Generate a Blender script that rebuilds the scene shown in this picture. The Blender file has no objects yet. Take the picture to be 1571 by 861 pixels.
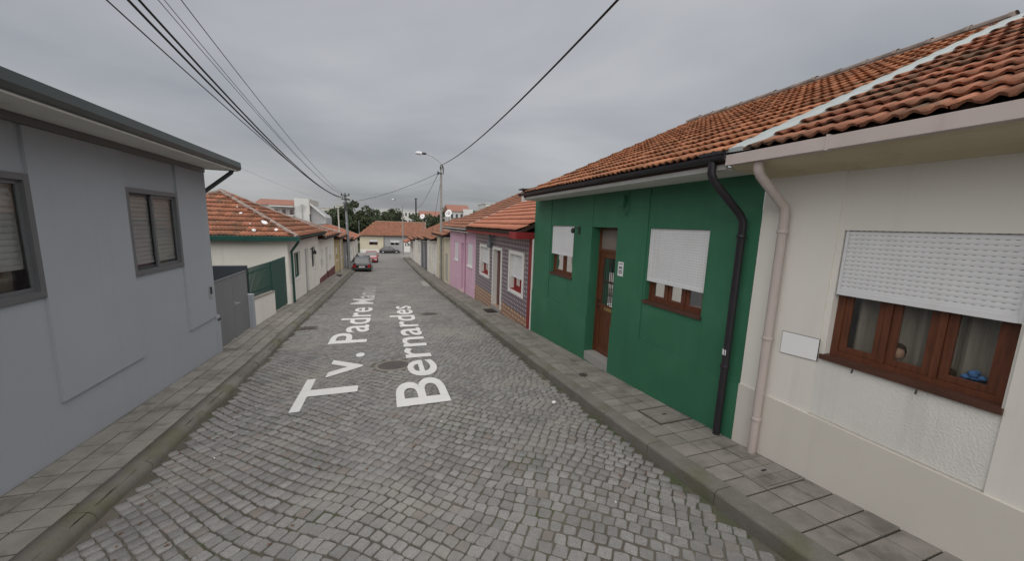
import bpy, math, random
import numpy as np
from mathutils import Vector, Matrix
R_ = math.radians
rng = random.Random(7)
nr = np.random.default_rng(11)
S = bpy.context.scene
COL = S.collection

# ------------------------------------------------------------------ camera
cam_d = bpy.data.cameras.new('camera')
cam = bpy.data.objects.new('camera', cam_d); COL.objects.link(cam)
cam_d.sensor_fit = 'HORIZONTAL'; cam_d.sensor_width = 36.0
cam_d.lens = 561.0/1571.0*36.0
cam_d.clip_start = 0.05; cam_d.clip_end = 3000
PSI, TH, RO = R_(19.41), R_(8.65), R_(1.83)
Fv = Vector((math.sin(PSI)*math.cos(TH), math.cos(PSI)*math.cos(TH), -math.sin(TH)))
Rv = Vector((math.cos(PSI), -math.sin(PSI), 0)); Uv = Rv.cross(Fv)
R2 = Rv*math.cos(RO)+Uv*math.sin(RO); U2 = -Rv*math.sin(RO)+Uv*math.cos(RO)
CAMP = Vector((0, 0, 2.5))
mw = Matrix((( R2.x, U2.x, -Fv.x, 0), (R2.y, U2.y, -Fv.y, 0), (R2.z, U2.z, -Fv.z, 2.5), (0, 0, 0, 1)))
cam.matrix_world = mw
S.camera = cam
S.render.resolution_x = 1024; S.render.resolution_y = 562
S.render.engine = 'CYCLES'

# ------------------------------------------------------------------ sky and sun (overcast)
SUN_EL, SUN_AZ = R_(58), R_(-165)          # azimuth from +Y (street) towards +X
W = bpy.data.worlds.new('World'); S.world = W; W.use_nodes = True
nt = W.node_tree; nt.nodes.clear()
def N(t, **k):
    n = nt.nodes.new(t)
    for a, b in k.items(): setattr(n, a, b)
    return n
out = N('ShaderNodeOutputWorld'); bg = N('ShaderNodeBackground'); bg.inputs['Strength'].default_value = 0.1
sky = N('ShaderNodeTexSky', sky_type='NISHITA'); sky.sun_disc = False
sky.sun_elevation = SUN_EL; sky.sun_rotation = SUN_AZ; sky.dust_density = 3.0
tc = N('ShaderNodeTexCoord'); sep = N('ShaderNodeSeparateXYZ'); nt.links.new(tc.outputs['Generated'], sep.inputs[0])
# project the view direction on a flat cloud deck
zc = N('ShaderNodeMath', operation='MAXIMUM'); nt.links.new(sep.outputs['Z'], zc.inputs[0]); zc.inputs[1].default_value = 0.0
za = N('ShaderNodeMath', operation='ADD'); nt.links.new(zc.outputs[0], za.inputs[0]); za.inputs[1].default_value = 0.16
dx = N('ShaderNodeMath', operation='DIVIDE'); dy = N('ShaderNodeMath', operation='DIVIDE')
nt.links.new(sep.outputs['X'], dx.inputs[0]); nt.links.new(za.outputs[0], dx.inputs[1])
nt.links.new(sep.outputs['Y'], dy.inputs[0]); nt.links.new(za.outputs[0], dy.inputs[1])
cv = N('ShaderNodeCombineXYZ'); nt.links.new(dx.outputs[0], cv.inputs[0]); nt.links.new(dy.outputs[0], cv.inputs[1])
mp = N('ShaderNodeMapping'); mp.inputs['Rotation'].default_value = (0, 0, R_(62)); mp.inputs['Scale'].default_value = (0.62, 0.85, 1)
mp.inputs['Location'].default_value = (1.7, 0.35, 0)
nt.links.new(cv.outputs[0], mp.inputs[0])
n1 = N('ShaderNodeTexNoise'); n1.inputs['Scale'].default_value = 0.62; n1.inputs['Detail'].default_value = 5.0; n1.inputs['Roughness'].default_value = 0.47; n1.inputs['Distortion'].default_value = 0.4
nt.links.new(mp.outputs[0], n1.inputs['Vector'])
cr = N('ShaderNodeValToRGB')
e = cr.color_ramp.elements
e[0].position = 0.34; e[0].color = (1.24, 1.29, 1.38, 1)
e[1].position = 0.64; e[1].color = (2.22, 2.22, 2.25, 1)
nt.links.new(n1.outputs['Fac'], cr.inputs[0])
# overcast: the deck grows brighter towards the zenith
gr = N('ShaderNodeMapRange'); gr.inputs['From Min'].default_value = 0.0; gr.inputs['From Max'].default_value = 1.0
gr.inputs['To Min'].default_value = 0.90; gr.inputs['To Max'].default_value = 1.6
nt.links.new(zc.outputs[0], gr.inputs['Value'])
vm = N('ShaderNodeVectorMath', operation='SCALE'); nt.links.new(cr.outputs[0], vm.inputs[0]); nt.links.new(gr.outputs[0], vm.inputs['Scale'])
mx = N('ShaderNodeMix', data_type='RGBA'); mx.inputs['Factor'].default_value = 0.93
nt.links.new(sky.outputs[0], mx.inputs['A']); nt.links.new(vm.outputs[0], mx.inputs['B'])
nt.links.new(mx.outputs['Result'], bg.inputs['Color']); nt.links.new(bg.outputs[0], out.inputs[0])

sun_d = bpy.data.lights.new('sun', 'SUN'); sun_d.energy = 1.5; sun_d.angle = R_(120); sun_d.color = (1.0, 0.965, 0.92)
sun = bpy.data.objects.new('sun', sun_d); COL.objects.link(sun); sun.location = (0, 0, 30)
sv = Vector((math.sin(SUN_AZ)*math.cos(SUN_EL), math.cos(SUN_AZ)*math.cos(SUN_EL), math.sin(SUN_EL)))
sun.rotation_euler = sv.to_track_quat('Z', 'Y').to_euler()

vs = S.view_settings; vs.view_transform = 'Standard'; vs.look = 'None'; vs.exposure = 1.1; vs.gamma = 1.0
vs.use_curve_mapping = False

# ------------------------------------------------------------------ materials
def lk(t, a, b): t.links.new(a, b)
def mk(name, col, rough=0.85, col2=None, nscale=3.0, nmix=0.5, stretch=None, bump=0.0, bscale=60.0,
       dirt=None, dscale=1.2, dlo=0.5, dhi=0.72, streak=None, metal=0.0, rnd=0.0, fine=0.0, spec=0.4, hue=0.0, coat=0.0, patch=None):
    """procedural surface: two-tone noise, dirt blotches with their own shape, vertical run stains, fine grain, relief"""
    m = bpy.data.materials.new(name); m.use_nodes = True; t = m.node_tree; t.nodes.clear()
    def n(ty, **k):
        x = t.nodes.new(ty)
        for a, b in k.items(): setattr(x, a, b)
        return x
    o = n('ShaderNodeOutputMaterial'); p = n('ShaderNodeBsdfPrincipled')
    p.inputs['Roughness'].default_value = rough; p.inputs['Metallic'].default_value = metal
    p.inputs['Specular IOR Level'].default_value = spec; p.inputs['Coat Weight'].default_value = coat
    lk(t, p.outputs[0], o.inputs[0])
    g = n('ShaderNodeNewGeometry'); pos = g.outputs['Position']
    def noise(sc, det=4.0, rg=0.55, stretch=None):
        x = n('ShaderNodeTexNoise'); x.inputs['Scale'].default_value = sc; x.inputs['Detail'].default_value = det; x.inputs['Roughness'].default_value = rg
        if stretch:
            q = n('ShaderNodeMapping'); q.inputs['Scale'].default_value = stretch; lk(t, pos, q.inputs[0]); lk(t, q.outputs[0], x.inputs['Vector'])
        else: lk(t, pos, x.inputs['Vector'])
        return x.outputs['Fac']
    def mixc(f, a, b):
        x = n('ShaderNodeMix', data_type='RGBA')
        if hasattr(f, 'is_linked'): lk(t, f, x.inputs['Factor'])
        else: x.inputs['Factor'].default_value = f
        for s_, v in (('A', a), ('B', b)):
            if hasattr(v, 'is_linked'): lk(t, v, x.inputs[s_])
            else: x.inputs[s_].default_value = (*v, 1)
        return x.outputs['Result']
    def ramp(f, lo, hi, a=0.0, b=1.0):
        x = n('ShaderNodeMapRange'); x.interpolation_type = 'SMOOTHSTEP'
        for i_, v in zip(('From Min', 'From Max', 'To Min', 'To Max'), (lo, hi, a, b)): x.inputs[i_].default_value = v
        lk(t, f, x.inputs['Value']); return x.outputs[0]
    c2 = col2 or tuple(v*0.8 for v in col)
    c = mixc(ramp(noise(nscale, stretch=stretch), 0.5-nmix*0.4, 0.5+nmix*0.4), col, c2)
    if rnd:
        oi = n('ShaderNodeObjectInfo')
        ad = n('ShaderNodeMath', operation='ADD'); lk(t, oi.outputs['Random'], ad.inputs[0]); lk(t, g.outputs['Random Per Island'], ad.inputs[1])
        fr = n('ShaderNodeMath', operation='FRACT'); lk(t, ad.outputs[0], fr.inputs[0])
        hv = n('ShaderNodeHueSaturation'); mr = n('ShaderNodeMapRange')
        mr.inputs['To Min'].default_value = 1-rnd; mr.inputs['To Max'].default_value = 1+rnd; lk(t, fr.outputs[0], mr.inputs['Value'])
        lk(t, mr.outputs[0], hv.inputs['Value']); lk(t, c, hv.inputs['Color'])
        if hue:
            m7 = n('ShaderNodeMath', operation='MULTIPLY'); m7.inputs[1].default_value = 7.31; lk(t, fr.outputs[0], m7.inputs[0])
            f7 = n('ShaderNodeMath', operation='FRACT'); lk(t, m7.outputs[0], f7.inputs[0])
            c = mixc(ramp(f7.outputs[0], 0.90, 1.0, 0, hue), hv.outputs[0], (0.20, 0.115, 0.075))
        else: c = hv.outputs[0]
    if fine:
        c = mixc(ramp(noise(140, 2.0), 0.35, 0.65, 0, fine), c, tuple(v*0.45 for v in col))
    if dirt:
        c = mixc(ramp(noise(dscale, 6.0, 0.62), dlo, dhi, 0, 0.75), c, dirt)
    if patch:
        c = mixc(ramp(noise(0.85, 5.0, 0.6), 0.53, 0.70, 0, 0.60), c, patch)
    if streak:
        c = mixc(ramp(noise(1.0, 4.0, 0.6, (5.0, 5.0, 0.35)), 0.52, 0.78, 0, 0.55), c, streak)
    lk(t, c, p.inputs['Base Color'])
    if bump:
        b = n('ShaderNodeBump'); b.inputs['Strength'].default_value = min(1.0, bump); b.inputs['Distance'].default_value = 0.006*max(1, bump)
        lk(t, noise(bscale, 3.0), b.inputs['Height']); lk(t, b.outputs[0], p.inputs['Normal'])
    return m

M = {}
M['cobble'] = mk('granite_sett', (0.275, 0.268, 0.256), 0.8, (0.215, 0.210, 0.202), 22, 0.8, rnd=0.22, hue=0.38, fine=0.65, bump=0.9, bscale=60, dirt=(0.270, 0.254, 0.225), dscale=0.5, dlo=0.48, dhi=0.70, patch=(0.125, 0.122, 0.118))
M['bed'] = mk('sand_and_moss_joint', (0.060, 0.053, 0.042), 0.95, (0.135, 0.122, 0.100), 0.8, 0.7, bump=0.8, bscale=90, dirt=(0.055, 0.075, 0.026), dscale=1.1, dlo=0.50, dhi=0.66)
M['slab'] = mk('concrete_paving_slab', (0.275, 0.255, 0.228), 0.9, (0.205, 0.190, 0.168), 4, 0.7, rnd=0.12, fine=0.35, bump=0.45, bscale=70, dirt=(0.105, 0.096, 0.080), dscale=2.4, dlo=0.48, dhi=0.70)
M['slab_bed'] = mk('paving_joint_dirt', (0.040, 0.034, 0.027), 0.95, (0.055, 0.047, 0.036), 6, 0.6, bump=0.6, dirt=(0.035, 0.045, 0.016), dscale=2)
M['kerb'] = mk('worn_kerb_concrete', (0.200, 0.188, 0.166), 0.9, (0.145, 0.136, 0.120), 3.5, 0.7, rnd=0.12, fine=0.5, bump=0.9, bscale=38, dirt=(0.105, 0.105, 0.056), dscale=1.6, dlo=0.46, dhi=0.66, patch=(0.075, 0.072, 0.062))
M['terrain'] = mk('earth', (0.10, 0.10, 0.06), 0.95, (0.06, 0.08, 0.035), 0.2, 0.7)
M['grey_wall'] = mk('grey_render', (0.315, 0.333, 0.362), 0.85, (0.297, 0.315, 0.343), 0.9, 0.6, bump=0.15, bscale=120, streak=(0.285, 0.300, 0.327))
M['green_wall'] = mk('green_painted_render', (0.034, 0.150, 0.081), 0.6, (0.027, 0.126, 0.068), 1.3, 0.7, bump=0.35, bscale=55, dirt=(0.052, 0.170, 0.102), dscale=1.5, dlo=0.50, dhi=0.78, streak=(0.022, 0.108, 0.060))
M['beige_wall'] = mk('beige_render', (0.70, 0.672, 0.622), 0.9, (0.67, 0.642, 0.592), 1.0, 0.6, bump=0.12, bscale=130, streak=(0.61, 0.585, 0.54))
M['beige_rough'] = mk('rough_white_render', (0.68, 0.665, 0.63), 0.92, (0.64, 0.625, 0.59), 2.2, 0.7, bump=1.2, bscale=70, streak=(0.52, 0.51, 0.48))
M['beige_plinth'] = mk('beige_plinth_paint', (0.60, 0.565, 0.51), 0.9, (0.575, 0.54, 0.485), 1.6, 0.6, bump=0.2, bscale=90, streak=(0.54, 0.505, 0.45))
M['white_wall'] = mk('white_lime_render', (0.72, 0.695, 0.64), 0.9, (0.67, 0.645, 0.59), 1.0, 0.6, bump=0.3, bscale=60, streak=(0.58, 0.56, 0.51), dirt=(0.56, 0.535, 0.48), dscale=0.8, dlo=0.55, dhi=0.8)
M['pink_wall'] = mk('pink_render', (0.60, 0.395, 0.49), 0.88, (0.57, 0.365, 0.46), 1.1, 0.6, bump=0.25, bscale=60, streak=(0.54, 0.35, 0.44))
M['cream_wall'] = mk('cream_render', (0.60, 0.55, 0.42), 0.9, (0.55, 0.50, 0.38), 0.9, 0.6, bump=0.2, bscale=60, streak=(0.45, 0.39, 0.27))
M['yellow_wall'] = mk('yellow_render', (0.50, 0.40, 0.22), 0.9, (0.45, 0.36, 0.20), 0.9, 0.6, bump=0.2, bscale=60)
M['far_grey_wall'] = mk('pale_grey_render', (0.36, 0.36, 0.37), 0.9, (0.33, 0.33, 0.34), 0.9, 0.6)
M['white_paint'] = mk('white_paint', (0.72, 0.70, 0.67), 0.6, (0.66, 0.645, 0.61), 2.5, 0.6, bump=0.05)
M['shutter'] = mk('white_plastic_shutter', (0.70, 0.70, 0.71), 0.45, (0.64, 0.64, 0.65), 1.6, 0.6, streak=(0.54, 0.53, 0.51))
M['slot_shade'] = mk('painted_slot_shade', (0.17, 0.165, 0.16), 0.8)  # dark tone standing in for the shade inside the shutter slots
M['grey_shutter'] = mk('pale_shutter_slat', (0.68, 0.69, 0.69), 0.5, (0.63, 0.63, 0.63), 1.6, 0.6)
M['wood'] = mk('varnished_brown_wood', (0.150, 0.050, 0.023), 0.42, (0.075, 0.026, 0.014), 3.0, 0.8, stretch=(9, 9, 1.2), bump=0.2, bscale=90)
M['wood_h'] = mk('brown_sill_wood', (0.092, 0.038, 0.023), 0.5, (0.058, 0.025, 0.016), 3.0, 0.8, stretch=(9, 1.2, 9), bump=0.2, bscale=90)
M['red_wood'] = mk('red_painted_wood', (0.26, 0.020, 0.020), 0.5, (0.20, 0.016, 0.018), 3, 0.6)
M['burgundy'] = mk('burgundy_paint', (0.150, 0.045, 0.050), 0.7, (0.12, 0.036, 0.042), 2, 0.6)
M['brown_door'] = mk('brown_door_paint', (0.14, 0.060, 0.052), 0.6, (0.11, 0.048, 0.042), 3, 0.6)
M['alu'] = mk('grey_aluminium', (0.125, 0.130, 0.138), 0.45, (0.115, 0.120, 0.128), 3, 0.5, metal=0.2)
M['alu_dark'] = mk('dark_aluminium', (0.045, 0.048, 0.052), 0.4, (0.04, 0.042, 0.046), 3, 0.5)
M['gate_grey'] = mk('grey_sheet_metal', (0.165, 0.170, 0.175), 0.5, (0.150, 0.155, 0.160), 1.5, 0.6, streak=(0.135, 0.135, 0.134))
M['slate_wall'] = mk('slate_grey_render', (0.060, 0.068, 0.082), 0.8, (0.052, 0.060, 0.074), 1.5, 0.6)
M['green_metal'] = mk('dark_green_metal', (0.012, 0.070, 0.056), 0.45, (0.010, 0.055, 0.045), 3, 0.6)
M['black_pvc'] = mk('black_pvc_pipe', (0.018, 0.017, 0.021), 0.38, (0.024, 0.021, 0.026), 4, 0.6, streak=(0.04, 0.037, 0.036))
M['dark_gutter'] = mk('dark_green_grey_gutter', (0.045, 0.058, 0.056), 0.4, (0.036, 0.046, 0.044), 2, 0.6)
M['pink_pvc'] = mk('pinkish_white_pvc', (0.50, 0.43, 0.405), 0.5, (0.45, 0.385, 0.36), 2.5, 0.6, streak=(0.38, 0.31, 0.28))
M['cove'] = mk('stained_cream_cove', (0.62, 0.55, 0.39), 0.85, (0.54, 0.475, 0.33), 2.0, 0.7, dirt=(0.33, 0.29, 0.17), dscale=1.6, dlo=0.55, dhi=0.8)
M['soffit'] = mk('soffit_paint', (0.66, 0.65, 0.61), 0.85, (0.60, 0.59, 0.55), 2, 0.6, dirt=(0.34, 0.33, 0.30), dscale=1.5, dlo=0.58, dhi=0.8)
M['fascia_grey'] = mk('dull_fascia_paint', (0.42, 0.42, 0.40), 0.8, (0.35, 0.35, 0.335), 2, 0.7, streak=(0.27, 0.27, 0.255))
M['flash'] = mk('zinc_flashing', (0.335, 0.370, 0.365), 0.55, (0.29, 0.32, 0.315), 4, 0.7, metal=0.15, dirt=(0.27, 0.27, 0.25), dscale=3, dlo=0.55, dhi=0.75)
M['tile'] = mk('terracotta_tile', (0.440, 0.188, 0.095), 0.85, (0.330, 0.138, 0.072), 5, 0.8, rnd=0.20, bump=0.4, bscale=60, dirt=(0.110, 0.070, 0.043), dscale=2.6, dlo=0.47, dhi=0.70, fine=0.25)
M['tile_old'] = mk('weathered_terracotta_tile', (0.350, 0.142, 0.082), 0.9, (0.250, 0.105, 0.064), 5, 0.8, rnd=0.24, bump=0.5, bscale=55, dirt=(0.088, 0.070, 0.046), dscale=2.6, dlo=0.44, dhi=0.66, fine=0.3)
M['tile_new'] = mk('bright_terracotta_tile', (0.430, 0.170, 0.105), 0.8, (0.370, 0.145, 0.088), 3, 0.7, rnd=0.07, bump=0.2)
M['tile_mid'] = mk('brown_terracotta_tile', (0.310, 0.138, 0.085), 0.9, (0.230, 0.105, 0.068), 4, 0.8, rnd=0.16, bump=0.4, dirt=(0.14, 0.088, 0.055), dscale=1.2, dlo=0.5, dhi=0.72)
M['ridge_tile'] = mk('mortared_ridge_tile', (0.300, 0.235, 0.205), 0.9, (0.230, 0.190, 0.170), 5, 0.8, rnd=0.15, bump=0.5, dirt=(0.15, 0.13, 0.105), dscale=3)
M['mortar'] = mk('roof_mortar', (0.30, 0.27, 0.23), 0.95, (0.22, 0.20, 0.17), 8, 0.8, bump=0.5)
M['underlay'] = mk('roof_underlay', (0.05, 0.030, 0.022), 0.95)
M['stone_step'] = mk('granite_step', (0.36, 0.35, 0.33), 0.8, (0.30, 0.29, 0.275), 12, 0.8, fine=0.5)
M['pole'] = mk('concrete_pole', (0.30, 0.29, 0.27), 0.9, (0.22, 0.215, 0.20), 3, 0.8, bump=0.3, streak=(0.16, 0.155, 0.15))
M['pole_pale'] = mk('pale_pole_paint', (0.46, 0.45, 0.40), 0.8, (0.40, 0.39, 0.35), 3, 0.6)
M['pole_wood'] = mk('bluish_grey_pole', (0.20, 0.22, 0.23), 0.9, (0.15, 0.165, 0.175), 3, 0.7, streak=(0.12, 0.125, 0.13))
M['steel'] = mk('galvanised_steel', (0.38, 0.39, 0.40), 0.5, (0.32, 0.33, 0.34), 4, 0.6, metal=0.4)
M['iron'] = mk('cast_iron', (0.110, 0.094, 0.088), 0.75, (0.085, 0.072, 0.068), 8, 0.8, bump=0.9, bscale=70)
M['iron_dark'] = mk('dark_grate_iron', (0.055, 0.050, 0.047), 0.8, (0.04, 0.036, 0.034), 8, 0.8, bump=0.6)
M['ring'] = mk('cement_ring', (0.235, 0.215, 0.185), 0.95, (0.19, 0.172, 0.150), 8, 0.8, bump=0.6)
M['cable'] = mk('black_cable', (0.012, 0.012, 0.014), 0.6)
M['wire'] = mk('thin_grey_wire', (0.060, 0.062, 0.066), 0.6)
M['fixture'] = mk('dark_fixture_metal', (0.030, 0.032, 0.034), 0.5)
M['brass'] = mk('brass', (0.42, 0.30, 0.12), 0.4, metal=0.7)
M['paper'] = mk('white_paper', (0.72, 0.72, 0.72), 0.8)
M['ink'] = mk('dark_ink', (0.06, 0.06, 0.08), 0.8)
M['caption_white'] = mk('white_caption_lettering', (0.66, 0.655, 0.635), 0.8, (0.60, 0.595, 0.575), 4, 0.7, bump=0.35, bscale=50)  # white of the map caption laid over the street
M['curtain'] = mk('cream_curtain', (0.33, 0.285, 0.235), 0.9, (0.26, 0.225, 0.185), 5, 0.6, stretch=(1, 30, 1))
M['lace'] = mk('white_lace', (0.62, 0.61, 0.59), 0.9, (0.52, 0.51, 0.49), 40, 0.7)
M['room'] = mk('dim_room', (0.10, 0.09, 0.08), 0.95)
M['hair'] = mk('brown_doll_hair', (0.055, 0.026, 0.014), 0.9, bump=0.8, bscale=80)
M['skin'] = mk('doll_plastic', (0.46, 0.27, 0.19), 0.6)
M['blue'] = mk('blue_cloth', (0.10, 0.24, 0.52), 0.9)
M['tyre'] = mk('tyre_rubber', (0.014, 0.014, 0.015), 0.9)
M['rim'] = mk('alloy_rim', (0.42, 0.43, 0.44), 0.35, metal=0.6)
M['black_car'] = mk('black_car_paint', (0.008, 0.010, 0.012), 0.22, coat=0.6)
M['red_car'] = mk('red_car_paint', (0.27, 0.012, 0.022), 0.25, coat=0.6)
M['dark_car'] = mk('dark_car_paint', (0.022, 0.018, 0.022), 0.25, coat=0.6)
M['trim'] = mk('black_trim', (0.012, 0.012, 0.013), 0.6)
M['tail'] = mk('red_tail_lens', (0.34, 0.012, 0.016), 0.25)
M['lens'] = mk('clear_lamp_lens', (0.66, 0.67, 0.68), 0.15)
M['plate'] = mk('number_plate_white', (0.72, 0.72, 0.70), 0.5)
M['bark'] = mk('tree_bark', (0.085, 0.065, 0.048), 0.95, bump=0.6)
M['plate_white'] = mk('blank_plate_white', (0.80, 0.80, 0.80), 0.6, (0.78, 0.78, 0.78))
M['leaf_dark'] = mk('dark_leaf', (0.040, 0.055, 0.027), 0.8, (0.058, 0.075, 0.036), 0.5, 0.7, rnd=0.35)
M['leaf_mid'] = mk('mid_leaf', (0.066, 0.084, 0.040), 0.8, (0.046, 0.062, 0.030), 0.5, 0.7, rnd=0.35)
M['leaf_dry'] = mk('brownish_leaf', (0.105, 0.078, 0.058), 0.85, (0.075, 0.056, 0.040), 0.5, 0.7, rnd=0.3)
M['weed'] = mk('weed_leaf', (0.055, 0.095, 0.025), 0.8, (0.035, 0.065, 0.018), 9, 0.7, rnd=0.3)
M['dry_leaf'] = mk('fallen_brown_leaf', (0.17, 0.085, 0.055), 0.9, (0.12, 0.06, 0.04), 9, 0.7, rnd=0.3)
M['far_white'] = mk('distant_white_render', (0.55, 0.55, 0.54), 0.9, (0.50, 0.50, 0.49), 0.3, 0.6)
M['far_beige'] = mk('distant_beige_render', (0.48, 0.46, 0.42), 0.9, (0.44, 0.42, 0.39), 0.3, 0.6)
M['far_green'] = mk('distant_green_sheet', (0.07, 0.22, 0.13), 0.8)
M['far_roof'] = mk('distant_terracotta', (0.26, 0.120, 0.085), 0.9, (0.22, 0.105, 0.078), 0.8, 0.7)
M['dark_glass'] = mk('far_dark_pane', (0.025, 0.028, 0.032), 0.15, spec=0.6)

def glass_mat(name, tint, refl=1.0):
    m = bpy.data.materials.new(name); m.use_nodes = True; t = m.node_tree; t.nodes.clear()
    o = t.nodes.new('ShaderNodeOutputMaterial'); mixs = t.nodes.new('ShaderNodeMixShader')
    tr = t.nodes.new('ShaderNodeBsdfTransparent'); tr.inputs[0].default_value = (*tint, 1)
    gl = t.nodes.new('ShaderNodeBsdfGlossy'); gl.inputs['Roughness'].default_value = 0.015
    fr = t.nodes.new('ShaderNodeFresnel'); fr.inputs['IOR'].default_value = 1.5
    mm = t.nodes.new('ShaderNodeMath'); mm.operation = 'MULTIPLY'; mm.inputs[1].default_value = refl; mm.use_clamp = True
    t.links.new(fr.outputs[0], mm.inputs[0]); t.links.new(mm.outputs[0], mixs.inputs[0])
    t.links.new(tr.outputs[0], mixs.inputs[1]); t.links.new(gl.outputs[0], mixs.inputs[2]); t.links.new(mixs.outputs[0], o.inputs[0])
    return m
M['glass'] = glass_mat('window_glass', (0.86, 0.88, 0.87), 1.7)
M['left_glass'] = glass_mat('clean_window_glass', (0.90, 0.91, 0.90), 0.9)
M['car_glass'] = glass_mat('tinted_car_glass', (0.10, 0.13, 0.13), 3.0)

def caption_fade():
    """map caption laid over the setts, thinning out more and more towards its far end"""
    m = M['caption_white']; t = m.node_tree; o = [n for n in t.nodes if n.type == 'OUTPUT_MATERIAL'][0]; p = [n for n in t.nodes if n.type == 'BSDF_PRINCIPLED'][0]
    g = t.nodes.new('ShaderNodeNewGeometry'); sp = t.nodes.new('ShaderNodeSeparateXYZ'); lk(t, g.outputs['Position'], sp.inputs[0])
    nz = t.nodes.new('ShaderNodeTexNoise'); nz.inputs['Scale'].default_value = 55; nz.inputs['Detail'].default_value = 3; lk(t, g.outputs['Position'], nz.inputs['Vector'])
    th = t.nodes.new('ShaderNodeMapRange'); th.inputs['From Min'].default_value = 9; th.inputs['From Max'].default_value = 23; th.inputs['To Min'].default_value = .16; th.inputs['To Max'].default_value = .57; lk(t, sp.outputs['Y'], th.inputs['Value'])
    gt = t.nodes.new('ShaderNodeMath'); gt.operation = 'GREATER_THAN'; lk(t, nz.outputs['Fac'], gt.inputs[0]); lk(t, th.outputs[0], gt.inputs[1])
    lk(t, gt.outputs[0], p.inputs['Alpha'])
caption_fade()
def azulejo():
    """glazed wall tiles: mauve field with pale lens shapes, orange and cream lozenges on the dado"""
    m = bpy.data.materials.new('patterned_glazed_tile'); m.use_nodes = True; t = m.node_tree; t.nodes.clear()
    def n(ty, **k):
        x = t.nodes.new(ty)
        for a, b in k.items(): setattr(x, a, b)
        return x
    def ma(op, a, b=None):
        x = n('ShaderNodeMath', operation=op)
        for i, v in enumerate((a, b)):
            if v is None: continue
            if hasattr(v, 'is_linked'): lk(t, v, x.inputs[i])
            else: x.inputs[i].default_value = v
        return x.outputs[0]
    def mixc(f, a, b):
        x = n('ShaderNodeMix', data_type='RGBA'); lk(t, f, x.inputs['Factor'])
        for s_, v in (('A', a), ('B', b)):
            if hasattr(v, 'is_linked'): lk(t, v, x.inputs[s_])
            else: x.inputs[s_].default_value = (*v, 1)
        return x.outputs['Result']
    o = n('ShaderNodeOutputMaterial'); p = n('ShaderNodeBsdfPrincipled'); lk(t, p.outputs[0], o.inputs[0]); p.inputs['Roughness'].default_value = 0.28
    g = n('ShaderNodeNewGeometry'); sp = n('ShaderNodeSeparateXYZ'); lk(t, g.outputs['Position'], sp.inputs[0])
    P = 0.150
    yy = ma('ADD', sp.outputs['Y'], sp.outputs['X']); zz = sp.outputs['Z']
    cy = ma('COSINE', ma('MULTIPLY', yy, 2*math.pi/P)); cz = ma('COSINE', ma('MULTIPLY', zz, 2*math.pi/P))
    cy2 = ma('COSINE', ma('MULTIPLY', yy, math.pi/P)); cz2 = ma('COSINE', ma('MULTIPLY', zz, math.pi/P))
    lens = ma('GREATER_THAN', ma('ADD', ma('MULTIPLY', cy, 1.0), ma('MULTIPLY', cz, 0.75)), 0.78)
    star = ma('LESS_THAN', ma('ADD', cy, cz), -1.35)
    field = mixc(lens, (0.098, 0.068, 0.100), (0.50, 0.475, 0.49)); field = mixc(star, field, (0.22, 0.135, 0.12))
    dia = ma('GREATER_THAN', ma('MULTIPLY', cy2, cz2), 0.18); dia2 = ma('LESS_THAN', ma('MULTIPLY', cy2, cz2), -0.35)
    dado = mixc(dia, (0.080, 0.050, 0.058), (0.52, 0.235, 0.115)); dado = mixc(dia2, dado, (0.56, 0.46, 0.33))
    low = ma('LESS_THAN', zz, -0.36)
    c = mixc(low, field, dado)
    # thin joints
    fy = ma('ABSOLUTE', ma('SUBTRACT', ma('FRACT', ma('ADD', ma('DIVIDE', yy, P), 0.5)), 0.5)); fz = ma('ABSOLUTE', ma('SUBTRACT', ma('FRACT', ma('ADD', ma('DIVIDE', zz, P), 0.5)), 0.5))
    j = ma('LESS_THAN', ma('MINIMUM', fy, fz), 0.014)
    c = mixc(j, c, (0.20, 0.18, 0.18))
    lk(t, c, p.inputs['Base Color'])
    b = n('ShaderNodeBump'); b.inputs['Strength'].default_value = 0.6; b.inputs['Distance'].default_value = 0.003
    lk(t, ma('SUBTRACT', 1.0, j), b.inputs['Height']); lk(t, b.outputs[0], p.inputs['Normal'])
    return m
M['azulejo'] = azulejo()

# ------------------------------------------------------------------ object helpers
ORG = {}                                        # world origin of each root, so that parts can be written in world coordinates
def tag(o, label=None, cat=None, group=None, kind=None):
    if label: o['label'] = label
    if cat: o['category'] = cat
    if group: o['group'] = group
    if kind: o['kind'] = kind
    return o
def thing(name, label, cat, loc=(0, 0, 0), group=None, rz=0.0):
    o = bpy.data.objects.new(name, None); COL.objects.link(o); o.location = loc; o.rotation_euler = (0, 0, rz); o.empty_display_size = 0.2
    ORG[o.name] = Vector(loc)
    return tag(o, label, cat, group)
def org(o):
    while o is not None and o.name not in ORG: o = o.parent
    return ORG[o.name] if o is not None else Vector((0, 0, 0))

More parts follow.
